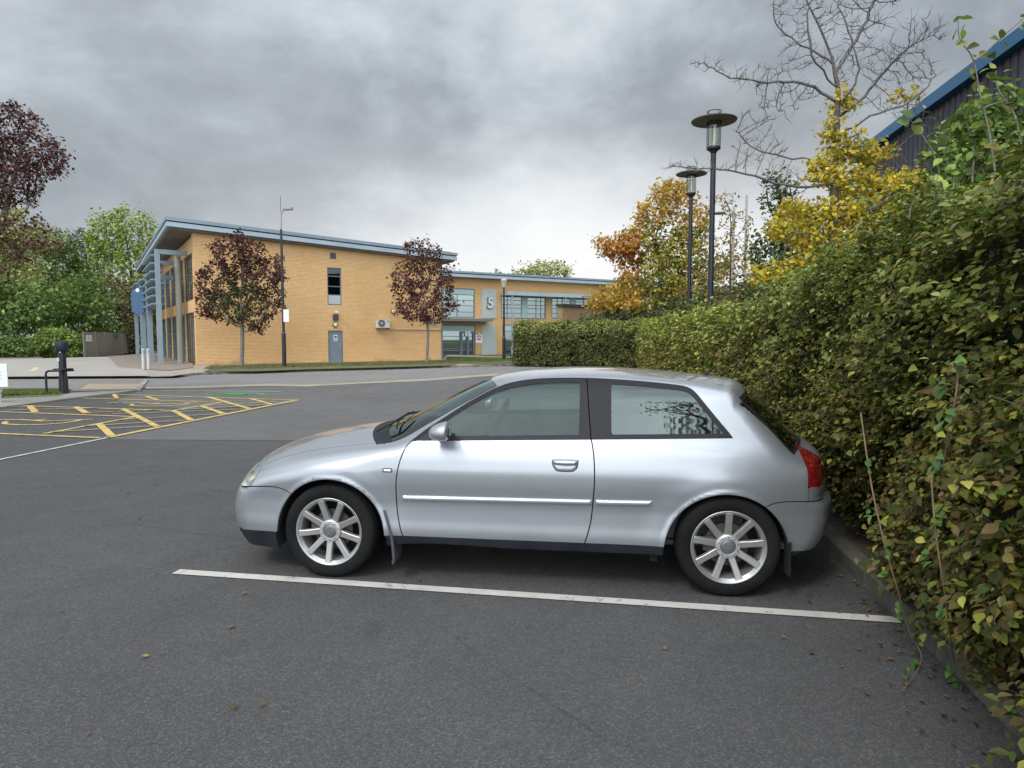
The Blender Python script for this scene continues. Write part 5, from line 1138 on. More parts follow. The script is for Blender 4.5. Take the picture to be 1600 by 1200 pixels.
# charging post with hoop guard
p=G(100,616.5); cp=empty('charging_post',(p[0],p[1],.045),0,'black charging post with flared dark head behind a hoop guard','charging post'); hs=p[1]/18.5
m_=MB().lathe([(.115,0),(.115,.30),(.095,.6),(.095,1.28),(0,1.28)],20); smooth(obj('post',m_,BLKM,cp)); m_=MB().lathe([(.095,1.14),(.13,1.17),(.155,1.26),(.165,1.44),(.15,1.46),(0,1.46)],20); smooth(obj('head',m_,mat('dark_head',(0.014,0.018,0.04),0.5),cp),40)
m_=MB(); m_.lathe([(0,-.125),(.022,-.125),(.022,-.09)],10,(.02,0,1.16),'y'); m_.box((-.06,-.125,.9),(-.02,-.09,1.0)); obj('label',m_,WHP,cp)
hg=empty('hoop_guard',(p[0],p[1]-.35,.03),0,'black tubular hoop guard around the charging post','barrier'); z=.66
m_=MB().tube([(-.24,0,0),(-.24,0,z-.10),(-.215,0,z-.03),(-.15,0,z),(.20,0,z),(.24,0.1,z),(.30,.35,z+.0)],.03,10); obj('rail',m_,BLKM,hg); obj('leg',MB().tube([(.24,.10,0),(.24,.10,z)],.03,10),BLKM,hg); obj('top_plate',MB().box((-.02,-.03,z+.032),(.33,.30,z+.06)),BLKM,hg)
# white sign at the left edge
p=G(4,632); sg=empty('white_sign',(p[0]-.08,p[1],.0),R(12),'white sign board on a short white post at the left edge','sign')
bevel(obj('board',MB().box((-.62,-.03,.42),(.22,.0,.98)),WHP,sg),.01); obj('post',MB().box((-.10,-.0,.0),(.02,.06,.42)),WHP,sg); m_=MB()
for z in (.62,.70,.78): m_.box((-.35,-.034,z),(.10,-.031,z+.018))
obj('lettering',m_,mat('faint_ink',(0.45,0.52,0.56),0.6),sg)
# timber fence at the back left
TIM=mat('weathered_timber',(0.25,0.22,0.19),0.9); t=NT(TIM); v=t.coord(); mp=t.n('ShaderNodeMapping',{0:v}); mp.inputs['Scale'].default_value=(9,9,.5); t.col(t.mix(t.noise(1.0,5,0.7,mp.outputs[0]),(0.15,0.13,0.11),(0.36,0.32,0.28)))
def fence(a,b_,h,label,sign=False,gate=False):
    a=np.array(a[:2]);b_=np.array(b_[:2]);L_=float(np.linalg.norm(b_-a)); o=empty('timber_fence',(a[0],a[1],.1),math.atan2(b_[1]-a[1],b_[0]-a[0]),label,'fence',group='weathered timber fence panels'); m_=MB(); x=0
    while x<L_-.05: m_.box((x,-.02+.012*(rng.random()-.5),.03),(x+.125,.0,h+.02*rng.normal()*.4)); x+=.145
    obj('boards',m_,TIM,o); m_=MB(); m_.box((0,.02,.4),(L_,.06,.5)); m_.box((0,.02,h-.35),(L_,.06,h-.25)); obj('rail',m_,TIM,o)
    m_=MB()
    for k_ in range(int(L_/2.4)+2): xx=min(k_*2.4,L_); m_.box((xx-.05,-.045,0),(xx+.05,-.022,h+.05))
    obj('post',m_,mat('timber_post',(0.34,0.31,0.27),0.9),o); return o
fa=fence(G(131,560.5),G(164.5,558),1.95,'nearer weathered timber screen with a white notice, beside the round bush')
obj('notice',MB().box((.38,-.07,1.22),(1.55,-.05,1.72)),WHP,fa); m_=MB(); m_.box((.75,-.073,1.46),(1.15,-.071,1.50)); obj('notice_text',m_,INK,fa)
q=G(165,558); q2=atd(215,540,70); fence(q,(q2[0],q2[1]),1.95,'longer weathered timber fence running behind the steel frames to the office')
# ================================================================== the hedge
def hpt(s,o,z):  # s along, o outwards to the car park
    q=HB[None,:]+s[:,None]*HD[None,:]+o[:,None]*HN[None,:]; return np.concatenate([q,z[:,None]],1)
def hh_(s): return 2.30-.085*np.clip(s,0,4)+.012*np.clip(s-6,0,25)+.07*np.sin(s*1.9+.5)+.05*np.sin(s*4.3)
def bulge(s,z): return .10*np.sin(s*2.3+z*1.7)*np.cos(z*2.9+s*.7)+.06*np.sin(s*6.1+1)*np.sin(z*5.3)-.05+(.06+.07*np.clip(-s/1.0,0,1))*np.exp(-((z-1.0)/.9)**2)-.22*np.clip((z-1.6)/.9,0,1)**2-.16*np.clip((.28-z)/.28,0,1)*np.clip((s+.2)/.8,0,1)-.30*np.clip((.80-z)/.5,0,1)*np.clip((s+.1)/.6,0,1)*np.clip((4.2-s),0,1)+.11*np.clip(-(s+.1),0,1)*np.exp(-((z-.6)/.7)**2)
HC=[(0.115,0.135,0.022),(0.19,0.195,0.032),(0.055,0.075,0.016),(0.135,0.115,0.026),(0.29,0.28,0.055),(0.13,0.085,0.028)]
def hedge_leaves(s0,s1,nm2,per,size,lod,spread):
    A=(s1-s0)*2.35; nc=int(A*nm2); s=rng.uniform(s0,s1,nc); z=rng.uniform(.06,1,nc)*hh_(s); o=bulge(s,z)+rng.normal(size=nc)*.085-.06
    nt=int((s1-s0)*1.5*nm2*.62); s2=rng.uniform(s0,s1,nt); o2=-rng.uniform(.0,1.5,nt); z2=hh_(s2)+rng.normal(size=nt)*.07+.06*np.sin(s2*5+o2*4)
    Nf=np.tile(np.append(HN,0.0),(nc,1)); Nt=np.tile([HN[0]*.3,HN[1]*.3,1.0],(nt,1))
    tt=np.clip((z-(hh_(s)-.35))/.35,0,1)[:,None]; Nf=Nf*(.62-.3*tt)+np.array([0,0,.3])*tt+np.array([0,0,.95])
    C_=np.vstack([hpt(s,o,z),hpt(s2,o2,z2)]); Nn=norm(np.vstack([Nf,Nt])); D0=norm(rng.normal(size=C_.shape)*.55+np.append(HD,0)*(rng.choice([-1,1],len(C_),p=[.7,.3])*1.1)[:,None]+np.array([HN[0]*.8,HN[1]*.8,-.30]))
    n=len(C_); P=np.repeat(C_,per,0)+rng.normal(size=(n*per,3))*spread*np.array([1.15,1.15,.62]); N_=np.repeat(Nn,per,0)+rng.normal(size=(n*per,3))*.34; D=np.repeat(D0,per,0)+rng.normal(size=(n*per,3))*.55
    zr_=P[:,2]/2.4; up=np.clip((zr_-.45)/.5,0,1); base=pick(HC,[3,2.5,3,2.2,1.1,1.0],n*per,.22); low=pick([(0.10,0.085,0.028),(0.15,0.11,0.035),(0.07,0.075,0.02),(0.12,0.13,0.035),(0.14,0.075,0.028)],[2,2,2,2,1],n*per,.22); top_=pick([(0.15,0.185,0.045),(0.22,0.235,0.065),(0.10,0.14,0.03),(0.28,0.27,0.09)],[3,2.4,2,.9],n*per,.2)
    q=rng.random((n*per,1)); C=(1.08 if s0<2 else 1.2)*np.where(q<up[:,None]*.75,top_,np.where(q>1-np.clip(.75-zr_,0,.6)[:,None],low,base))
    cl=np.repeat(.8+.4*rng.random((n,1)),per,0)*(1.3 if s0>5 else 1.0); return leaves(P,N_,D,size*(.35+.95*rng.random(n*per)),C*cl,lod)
hg=empty('hedge',(0,0,0),0,'tall clipped hornbeam hedge running along the right side behind the silver car','hedge')
HL_=leaf_mat('hornbeam_leaf',0.5,0.22,0.22,0.35)
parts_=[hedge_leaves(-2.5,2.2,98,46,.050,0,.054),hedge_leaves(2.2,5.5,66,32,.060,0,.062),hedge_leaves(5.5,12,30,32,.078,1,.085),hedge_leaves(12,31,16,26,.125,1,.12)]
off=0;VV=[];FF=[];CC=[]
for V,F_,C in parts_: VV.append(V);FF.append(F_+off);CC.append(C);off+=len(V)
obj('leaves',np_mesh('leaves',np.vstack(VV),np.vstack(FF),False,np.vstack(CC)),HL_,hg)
# woody interior the leaves hang on
def hedge_core(s0,s1,inset_,h_in,thick):
    ss=np.arange(s0,s1+.01,.25); zz_=np.linspace(0.0,1,12); vs=[];fs=[]
    for i,s in enumerate(ss):
        for z in zz_:
            zh=z*(hh_(np.array([s]))[0]-h_in); vs.append(tuple(hpt(np.array([s]),np.array([bulge(np.array([s]),np.array([zh]))[0]-inset_+.04*math.sin(s*13+z*9)]),np.array([zh]))[0]))
        zt_=hh_(np.array([s]))[0]-h_in; vs.append(tuple(hpt(np.array([s]),np.array([-thick]),np.array([zt_]))[0])); vs.append(tuple(hpt(np.array([s]),np.array([-thick]),np.array([0.]))[0]))
    k_=len(zz_)+2
    for i in range(len(ss)-1):
        for j in range(k_-1): fs.append((i*k_+j,(i+1)*k_+j,(i+1)*k_+j+1,i*k_+j+1))
    fs+=[tuple(range(k_))[::-1],tuple((len(ss)-1)*k_+j for j in range(k_))]; return MB().add(vs,fs)
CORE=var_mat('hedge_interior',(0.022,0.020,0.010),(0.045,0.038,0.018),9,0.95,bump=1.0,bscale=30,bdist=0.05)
obj('inner_growth',hedge_core(-2.4,30.9,.20,.14,1.5),CORE,hg)
m_=MB()
for i in range(150):
    s=rng.uniform(-2.2,5); z=rng.uniform(.1,2.2); o=float(bulge(np.array([s]),np.array([z]))[0])-.16; p=hpt(np.array([s]),np.array([o]),np.array([z]))[0]; d=np.append(HN*.5,.45)+rng.normal(size=3)*.28
    m_.tube([p,p+d*.14,p+d*.26+np.array([0,0,.03])],[.004,.003,.0015],4,False)
obj('twigs',m_,BARK,hg)
# long unclipped shoots out of the top
def shoots(P0,D0,length,n_leaf,lsize,cols,wts,rad=.0035,droop=.3,lod=0,seg=7):
    tubes=MB();PP=[];NN=[];DD=[]
    for p,d,L_,nl in zip(P0,D0,length,n_leaf):
        d=norm(np.array(d,float)); pts=[np.array(p,float)]; 
        for i in range(seg): d=norm(d+rng.normal(size=3)*.10+np.array([0,0,-droop/seg])); pts.append(pts[-1]+d*L_/seg)
        tubes.tube(pts,[rad*(1-.8*i/seg) for i in range(seg+1)],5,False); A=np.array(pts)
        for k_ in range(nl):
            t_=(.12+.86*(k_+rng.random())/nl)*seg; i=min(int(t_),seg-1); q=A[i]+(A[i+1]-A[i])*(t_-i); ax=norm(A[i+1]-A[i]); sd_=norm(np.cross(ax,[0,0,1.]))*(1 if k_%2 else -1)
            dd=norm(sd_+ax*.6+rng.normal(size=3)*.35+np.array([0,0,-.15])); PP.append(q+dd*lsize*.5); DD.append(dd); NN.append(np.array([0,0,1.])+rng.normal(size=3)*.45)
    n=len(PP); return tubes,leaves(np.array(PP),np.array(NN),np.array(DD),lsize*(.6+.6*rng.random(n)),pick(cols,wts,n,.15),lod)
SC=[(0.13,0.20,0.045),(0.09,0.15,0.03),(0.20,0.26,0.06),(0.16,0.14,0.04)]
n=170; s=np.concatenate([rng.uniform(-2.2,5.5,120),rng.uniform(5.5,14,50)]); o=-rng.uniform(-.02,1.3,n); P0=hpt(s,o,hh_(s)-.08); D0=np.stack([rng.normal(size=n)*.35+HN[0]*.25,rng.normal(size=n)*.35,np.ones(n)],1)
tb,lv=shoots(P0,D0,rng.uniform(.14,.42,n),rng.integers(5,13,n),.055,SC,[3,3,2,1])
obj('top_shoots',tb,BARK,hg); obj('shoot_leaves',np_mesh('shoot_leaves',*lv[:2],False,lv[2]),HL_,hg)
# trailing bramble stems hanging over the face and on to the tarmac
def on_face(px,py,o):
    r=ray(px,py); n_=HN; t=((HB+HN*o)@n_)/(r[:2]@n_); return np.array([r[0]*t,r[1]*t,CH+r[2]*t])
def bramble(name,pts,label,nl,ls=.055,rad=.0045,stemc=None):
    o=empty(name,(0,0,0),0,label,'bramble'); pts=[np.array(p) for p in catm(pts,5)]
    obj('stem',MB().tube(pts,[rad*(1-.6*i/len(pts)) for i in range(len(pts))],6,False),stemc or var_mat('bramble_stem',(0.22,0.15,0.08),(0.14,0.09,0.06),9,0.6),o)
    A=np.array(pts);P=[];Nn=[];D=[]
    for k_ in range(nl):
        i=int((.1+.9*(k_+.5)/nl)*(len(A)-1)); i=min(i,len(A)-2); ax=norm(A[i+1]-A[i]); side_=norm(np.cross(ax,np.append(HN,.4)))*(1 if k_%2 else -1); st_=norm(side_+np.append(HN,0)*.5+rng.normal(size=3)*.2)
        for a in (-.9,0,.9):
            dd=norm(st_*math.cos(a)+ax*math.sin(a)); P.append(A[i]+st_*ls*.5+dd*ls*.6); D.append(dd+np.array([0,0,-.3])); Nn.append(np.append(HN,.8)+rng.normal(size=3)*.3)
    nn=len(P); V,F_,C=leaves(np.array(P),np.array(Nn),np.array(D),ls*(.7+.5*rng.random(nn)),pick([(0.10,0.19,0.05),(0.16,0.26,0.06),(0.08,0.13,0.05)],[3,2,1],nn,.12),0); obj('leaflets',np_mesh('leaflets',V,F_,False,C),HL_,o); return o
bramble('bramble',[on_face(1345,645,.26),on_face(1362,760,.30),on_face(1385,860,.30),on_face(1405,930,.24),G(1420,985,.16),G(1440,1030,.05),G(1410,1080,.03)],'long bare bramble stem trailing down the hedge to the white line end',9,.05)
bramble('bramble',[on_face(1455,740,.24),on_face(1462,830,.30),on_face(1478,940,.26),G(1490,1030,.13),G(1510,1065,.04),G(1560,1098,.04),G(1590,1140,.05)],'low bramble stem reaching over the tarmac at the lower right corner',9,.055)
bramble('bramble',[on_face(1500,560,.24),on_face(1493,620,.29),on_face(1478,700,.29),on_face(1470,770,.26)],'short leafy bramble stem high on the nearest hedge face',6,.06)
# fallen leaves on the tarmac by the kerb
n=320; s=rng.uniform(-1.5,7,n); o=np.abs(rng.normal(size=n))*.22+.01; P=hpt(s,o,np.full(n,.012)); k_=50; P[:k_]=np.stack([rng.uniform(-6,2,k_),rng.uniform(1.8,9,k_),np.full(k_,.012)],1); V,F_,C=leaves(P,np.array([0,0,1.])+rng.normal(size=(n,3))*.25,rng.normal(size=(n,3)),.035*(.4+.8*rng.random(n)),pick([(0.16,0.10,0.04),(0.10,0.07,0.03),(0.22,0.17,0.06)],[2,2,1],n),1)
tag(obj('fallen_leaves',np_mesh('fallen_leaves',V,F_,False,C),LEAFD),'small brown fallen leaves along the kerb under the hedge','leaves',kind='stuff')
# far return of the hedge
def box_hedge(name,label,A,B,h,th,nm2,per,size,spread,cols,tcols,round_=.35,mt=None):
    A=np.array(A[:2]);B=np.array(B[:2]); L_=float(np.linalg.norm(B-A)); e=(B-A)/L_; nn_=np.array([e[1],-e[0]])
    if nn_@(-A)<0: nn_=-nn_
    o=empty(name,(0,0,0),0,label,'hedge'); nf=int(L_*h*nm2); s=rng.uniform(0,L_,nf); z=rng.uniform(.05,1,nf)*h; dep=-round_*np.clip((z-h+.5)/.5,0,1)**2+rng.normal(size=nf)*.07
    nt=int(L_*th*nm2*.8); s2=rng.uniform(0,L_,nt); d2=-rng.uniform(.1,th,nt); z2=h-.10+.08*np.sin(s2*3)+rng.normal(size=nt)*.08
    ne=int(th*h*nm2*.9); s3=rng.normal(size=ne)*.08; d3=-rng.uniform(0,th,ne); z3=rng.uniform(.05,1,ne)*(h-.15)
    f_=lambda s,d,z:np.concatenate([A+s[:,None]*e+d[:,None]*nn_,z[:,None]],1)
    C_=np.vstack([f_(s,dep,z),f_(s2,d2,z2),f_(s3,d3,z3)]); Nn=np.vstack([np.tile([*nn_,.4],(nf,1)),np.tile([0,0,1.],(nt,1)),np.tile([*-e,.4],(ne,1))]); tp=np.concatenate([z>h-.45,np.ones(nt,bool),z3>h-.5])
    n=len(C_); P=np.repeat(C_,per,0)+rng.normal(size=(n*per,3))*spread; N_=np.repeat(norm(Nn),per,0)+rng.normal(size=(n*per,3))*.55
    C=np.where(np.repeat(tp,per)[:,None],pick(tcols,[1]*len(tcols),n*per),pick(cols,[1]*len(cols),n*per)); V,F_,C=leaves(P,N_,rng.normal(size=P.shape)+np.array([0,0,-.4]),size*(.6+.7*rng.random(len(P))),C,1)  # top leaves tinted lighter than the faces: light and shade put in the tint
    obj('leaves',np_mesh('leaves',V,F_,False,C),mt or LEAFD,o); m_=MB(); a=A+e*.22-nn_*.30; q=[a,a+e*(L_-.3),a+e*(L_-.3)-nn_*(th-.4),a-nn_*(th-.4)]; m_.prism([tuple(x) for x in q],0,h-.38); obj('inner_growth',m_,CORE,o); return o
a=G(806,573); HL2=hpt(np.array([31.5]),np.array([-.9]),np.array([0.]))[0]
box_hedge('far_hedge','darker clipped hedge closing the far end of the car park',a,HL2,2.35,2.2,34,30,.12,.11,[(0.07,0.085,0.02),(0.10,0.11,0.028),(0.045,0.06,0.016),(0.12,0.105,0.032)],[(0.18,0.21,0.05),(0.25,0.26,0.07),(0.13,0.15,0.04)])
# ================================================================== trees
def TB(d,base,lst,df=.9):
    out_=[]
    for px,py,rx,ry,w_ in lst:
        c=atd(px,py,d); out_.append((c[0]-base[0],c[1]-base[1],c[2]-base[2],rx/F_PX*d,rx/F_PX*d*df,ry/F_PX*d,w_))
    return out_
PUR=[(0.075,0.025,0.027),(0.11,0.040,0.038),(0.05,0.018,0.020),(0.18,0.075,0.05)]
def greenmix(c0,rad_,cols,amt=.8):
    def fn(P,C):
        d=np.linalg.norm((P-np.array(c0))/np.array(rad_),axis=1); m=rng.random(len(P))<amt*np.clip(1.5-d,0,1); C=C.copy(); C[m]=pick(cols,[1]*len(cols),int(m.sum())); return C
    return fn
g1=[(0.055,0.085,0.022),(0.085,0.12,0.03),(0.04,0.06,0.018)]
d=34.6; b_=np.array([*atd(375,500,d)[:2],.1]); c_=np.array(atd(378,475,d))-b_
tree('ash_tree','broad purple and green ash tree nearest the office corner','tree',tuple(b_),TB(d,b_,[(372,398,44,34,3),(345,440,40,36,3),(412,432,36,34,3),(328,478,28,26,1.6),(386,480,46,34,3),(432,470,14,22,.7),(373,372,12,14,.5),(434,405,10,14,.4),(400,510,20,12,.5)],.75),560,1.9,.10,PUR,[3,3,2,1],.15,22,.15,.26,.30,3.0,.009,colfn=greenmix(c_,(1.5,1.5,1.4),g1,.85),drop=.4,mat_l=LEAFD)
d=39.5; b_=np.array([*atd(666,500,d)[:2],.1])
tree('ash_tree','slender purple ash tree at the right end of the office','tree',tuple(b_),TB(d,b_,[(650,395,22,24,1.5),(672,400,20,26,1.5),(640,435,30,32,2.4),(684,440,28,34,2.4),(660,480,44,28,2.4),(704,472,16,20,.8),(622,445,12,18,.5)],.75),430,1.9,.085,PUR,[3,3,2,2],.15,20,.15,.27,.32,3.0,.009,drop=.4,mat_l=LEAFD)
d=17; b_=np.array([*atd(-62,500,d)[:2],0]); 
def lowfn(P,C):
    m=(P[:,2]<4.6)&(rng.random(len(P))<.6); C=C.copy(); C[m]=pick([(0.28,0.27,0.09),(0.20,0.20,0.07),(0.16,0.07,0.05)],[2,2,1],int(m.sum())); return C
tree('ash_tree','large dark purple ash tree reaching in at the left edge','tree',tuple(b_),TB(d,b_,[(20,195,36,36,2),(55,240,40,42,3),(5,270,60,60,4),(88,250,20,30,1),(-70,230,80,80,3),(35,365,46,34,2),(80,385,20,18,.6),(-30,400,60,50,1.5)],.9),1300,1.9,.12,PUR,[3,3,2,2],.085,17,.095,.17,.20,3.0,.005,colfn=lowfn,drop=.4,mat_l=LEAFD)
# green belt at the back left
GR=dict(y=[(0.16,0.22,0.04),(0.22,0.27,0.06),(0.11,0.16,0.03),(0.28,0.28,0.08)],m=[(0.07,0.12,0.025),(0.11,0.17,0.035),(0.045,0.08,0.018),(0.15,0.20,0.05)],d=[(0.035,0.055,0.02),(0.055,0.08,0.025),(0.09,0.085,0.035)],b=[(0.09,0.085,0.035),(0.06,0.065,0.025),(0.13,0.11,0.05)],w=[(0.24,0.23,0.08),(0.26,0.24,0.10),(0.13,0.13,0.045)])
def bg(px,d,lst,col,label,name='broadleaf_tree',n=420,per=34,ls=.30,sp=.40,st=.75,kl=.9,th=2.5,tr=.25,grp='trees at the back left',wt=None,mt=None,lod=1):
    b_=np.array([*atd(px,500,d)[:2],0.0]); c=[tuple(1.55*x for x in q) for q in (GR[col] if isinstance(col,str) else col)]
    return tree(name,label,'tree',tuple(b_),TB(d,b_,lst),n,th,tr,c,wt or [3,2,2,1][:len(c)],ls,per,sp,st,kl,6.0,.025,group=grp,mat_l=mt or LEAF,mat_b=BARKD,lod=lod)
bg(200,72,[(205,365,44,42,3),(170,372,36,40,2),(228,420,34,40,2),(190,430,50,40,2),(200,480,50,50,2)],'y','light yellow green tree rising just left of the office roof',n=520,per=36)
bg(128,78,[(130,395,36,40,2),(150,420,30,50,2),(120,460,40,50,2)],'d','dark tree showing between the yellow green tree and the purple ash')
bg(75,66,[(85,385,34,34,2),(60,420,60,50,3),(110,440,40,50,2),(40,480,60,50,2)],'m','mid green tree behind the purple ash on the left',n=520)
bg(5,58,[(15,370,44,48,3),(-20,420,60,60,3),(30,440,40,40,2)],'w','pale willow like tree low behind the purple ash at the left edge',n=420)
bg(30,54,[(20,480,60,50,3),(70,475,44,44,2),(-40,480,60,60,2),(10,535,70,30,2)],'m','dense bushy tree at the far left above the forecourt',n=560,th=1.0,per=36,mt=LEAF)
bg(122,58,[(125,470,44,44,3),(145,505,40,40,3),(105,500,36,40,2)],'m','bushy green tree behind the round bush',n=420,th=1.0)
bg(190,66,[(185,480,44,44,3),(160,515,40,35,2),(215,505,40,50,3),(250,490,40,50,2)],'b','brownish dark tree behind the timber fence',n=480,th=1.0,mt=LEAFD)
bg(235,88,[(240,480,50,60,3),(270,520,50,50,2)],'d','dark tree seen behind the office steel frames',n=300,th=1.0,mt=LEAFD)
bg(90,53,[(88,532,34,22,3),(62,540,20,18,1),(116,538,16,20,1)],[(0.13,0.19,0.035),(0.18,0.24,0.05),(0.08,0.12,0.025)],'round bright green bush beside the timber screen','round_bush',n=420,per=30,ls=.17,sp=.20,st=.32,kl=.35,th=.5,tr=.1,grp='bushes at the back left')
bg(8,50,[(5,545,30,20,3),(36,545,18,16,1),(-40,540,40,24,1)],[(0.08,0.13,0.03),(0.13,0.18,0.045),(0.05,0.08,0.02)],'darker green bush at the left edge behind the sign','round_bush',n=380,per=28,ls=.19,sp=.22,st=.34,kl=.38,th=.5,tr=.1,grp='bushes at the back left')
# behind the far office
bg(850,105,[(850,425,40,16,3),(872,420,22,14,1),(826,428,26,10,1)],[(0.22,0.24,0.09),(0.28,0.27,0.12),(0.15,0.17,0.06)],'pale green tree crown showing above the far office roof',n=300,per=14,ls=.5,sp=.6,st=1.0,grp='tree crowns above the far office roof',th=8)
bg(775,105,[(770,432,18,7,1),(795,433,14,6,1),(748,434,12,5,1)],[(0.20,0.22,0.09),(0.14,0.16,0.06)],'low thin tree crown just showing over the far office roof',n=120,per=10,ls=.5,sp=.5,st=1.0,grp='tree crowns above the far office roof',th=8)
bg(712,95,[(712,428,7,12,1),(712,440,12,10,1)],'d','small dark conifer top between the two office roofs',n=80,per=12,ls=.4,sp=.4,st=.9,grp='tree crowns above the far office roof',th=8)
# turning oak
d=39; b_=np.array([*atd(1035,500,d)[:2],0.0])
def oakfn(P,C):
    px=800+F_PX*(P[:,0]+b_[0])/(P[:,1]+b_[1]); h=P[:,2]; C=C.copy(); q=rng.random(len(P))
    red=(px<1045)&(h>5.4)&(h<7.6); red=red&(q<np.clip((1045-px)/60,0,.8)); C[red]=pick([(0.46,0.17,0.05),(0.56,0.28,0.07),(0.38,0.13,0.04),(0.55,0.36,0.08)],[2,2,1,1],int(red.sum()))
    grn=(px>1000)&(h<8.0)&(h>1.5); m=grn&(q<.72); C[m]=pick([(0.22,0.27,0.06),(0.34,0.34,0.08),(0.14,0.18,0.045),(0.44,0.40,0.09)],[3,2,2,1],int(m.sum())); return C
tree('oak_tree','oak turning orange and green beyond the hedge, left of the lamps','tree',tuple(b_),TB(d,b_,[(1045,298,32,18,1.6),(1022,335,30,26,1.6),(965,388,30,18,2),(1000,378,34,26,2),(1060,400,44,44,3),(1020,430,60,36,3),(955,470,40,20,2),(1000,475,50,24,2),(1090,350,26,30,1.2),(1080,460,50,36,2),(1075,330,26,30,1),(940,380,16,12,.6),(1110,420,30,30,1)]),1500,2.2,.2,[(0.58,0.36,0.07),(0.62,0.43,0.09),(0.46,0.23,0.05),(0.40,0.35,0.08)],[3,2,2,2],.20,26,.23,.36,.40,4.0,.010,colfn=oakfn,mat_l=LEAFB,mat_b=BARKD,drop=.4)
d=30
bg(960,38.5,[(940,506,44,14,2),(985,500,44,18,2),(1050,492,60,26,2)],'d','dark evergreen bush under the turning oak','dark_bush',n=420,per=22,ls=.2,sp=.22,st=.4,kl=.45,th=.8,tr=.12,grp='bushes behind the hedge',mt=LEAFD)
bg(1135,21,[(1130,312,24,12,1),(1150,345,30,24,1.2),(1140,400,40,40,2),(1160,450,40,40,2),(1115,440,30,40,1)],[(0.30,0.20,0.06),(0.18,0.17,0.06),(0.24,0.12,0.04),(0.12,0.13,0.05)],'thin small tree with sparse brown and orange leaves between the lamps','rowan_tree',n=520,per=5,ls=.10,sp=.10,st=.20,kl=.24,th=1.6,tr=.04,grp='bushes behind the hedge',mt=LEAFB)
bg(1130,24,[(1120,480,60,30,2),(1180,470,50,36,2)],'d','dark bush below the thin brown tree behind the hedge','dark_bush',n=420,per=22,ls=.15,sp=.17,st=.3,kl=.34,th=.8,tr=.12,grp='bushes behind the hedge',mt=LEAFD)
bg(1215,16.5,[(1215,300,24,34,1.3),(1235,350,36,44,2),(1205,400,36,44,2),(1250,430,50,50,2),(1190,460,36,30,1.3)],[(0.045,0.075,0.022),(0.07,0.11,0.03),(0.03,0.05,0.018),(0.10,0.14,0.04)],'dark green leafy tree right behind the lamps','alder_tree',n=800,per=14,ls=.11,sp=.11,st=.19,kl=.22,th=1.6,tr=.10,grp='bushes behind the hedge')
# ------------------------------------------------------------------ yellow tree, bare above
d=12.2; b_=np.array([*atd(1306,500,d)[:2],0.0])
YBL=[(1318,165,20,16,.8),(1300,205,18,24,1),(1322,235,26,20,1),(1352,240,36,16,1.2),(1290,265,30,22,1.2),(1340,290,44,22,1.4),(1400,292,36,18,1.2),(1255,335,44,16,1.4),(1320,335,50,26,1.6),(1385,345,50,24,1.6),(1240,360,44,18,1.2),(1300,385,66,26,2),(1225,428,40,12,1.2),(1300,420,70,18,1.6),(1370,400,50,24,1.5),(1410,152,14,9,.3),(1350,425,60,22,1.4),(1440,298,26,26,1.4),(1415,340,30,20,1.4),(1400,385,40,22,1.4),(1205,430,34,14,1.2),(1250,450,50,14,1.2)]
BARE=[(1255,30,50,34,1.3),(1250,85,44,26,1),(1330,30,46,34,1.2),(1390,60,60,40,1.7),(1450,50,30,26,.9),(1420,110,50,26,1.2),(1330,100,44,30,1),(1180,118,60,14,1),(1110,102,32,8,.5),(1230,150,50,22,1),(1190,180,44,22,.8),(1400,160,44,20,.8),(1190,235,50,20,.9),(1110,262,60,10,.7),(1060,258,22,5,.25),(1220,280,40,26,.8),(1440,190,36,20,.5),(1280,-30,70,40,1),(1380,-30,70,40,1)]
yb=TB(d,b_,YBL,.8); bb=TB(d,b_,BARE,.8)
A_=np.vstack([ell(max(8,int(80*b[6])),b[:3],b[3:6]) for b in yb]+[ell(max(14,int(125*b[6])),b[:3],b[3:6],.2) for b in bb])
tz=[(0,0,0),(.02,.02,1.0),(-.03,.05,2.0),(-.06,.0,3.0)]; 
for px,py in ((1303,300),(1306,230),(1308,180),(1310,140),(1300,90),(1282,45),(1262,5),(1245,-35)): q=np.array(atd(px,py,d))-b_; tz.append(tuple(q))
zs=np.array([p[2] for p in tz]); zz_=np.arange(0,zs[-1],.13); tk=np.stack([np.interp(zz_,zs,[p[0] for p in tz]),np.interp(zz_,zs,[p[1] for p in tz]),zz_],1)
nd,par=grow(None,A_,.11,1.1,.15,320,trunk=tk,up=.06,wob=.20,limbs_=[[np.array(atd(x,y,d+dy))-b_ for x,y,dy in l_] for l_ in (
 [(1308,160,0),(1262,132,-.1),(1200,128,-.2),(1140,120,-.2),(1100,100,-.2),(1080,100,-.2)],[(1308,185,0),(1352,150,.1),(1392,100,.2),(1440,62,.3),(1478,58,.3)],[(1306,110,0),(1338,62,.1),(1362,10,.1),(1372,-40,.1)],
 [(1300,95,0),(1252,70,.2),(1215,40,.3),(1208,0,.3)],[(1305,215,0),(1360,182,-.3),(1420,160,-.4),(1462,118,-.4)],[(1304,250,0),(1240,248,.3),(1180,232,.4),(1150,205,.4)],[(1302,290,0),(1230,290,-.2),(1150,268,-.3),(1090,262,-.3),(1040,262,-.3)],
 [(1303,300,0),(1350,265,.2),(1410,225,.3),(1450,190,.3)],[(1300,330,0),(1280,360,-.4),(1240,365,-.5)],[(1301,340,0),(1350,330,-.3),(1410,300,-.4)],[(1306,140,0),(1270,85,-.4),(1262,20,-.5),(1290,-40,-.5)],[(1308,170,0),(1340,120,-.3),(1330,60,-.4),(1310,10,-.4)])]); r,ch=radii(nd,par,.0050,2.45,maxr=.078)
yt=empty('yellow_maple_tree',tuple(b_),0,'tree with yellow lower leaves and a bare twiggy top behind the hedge','tree')
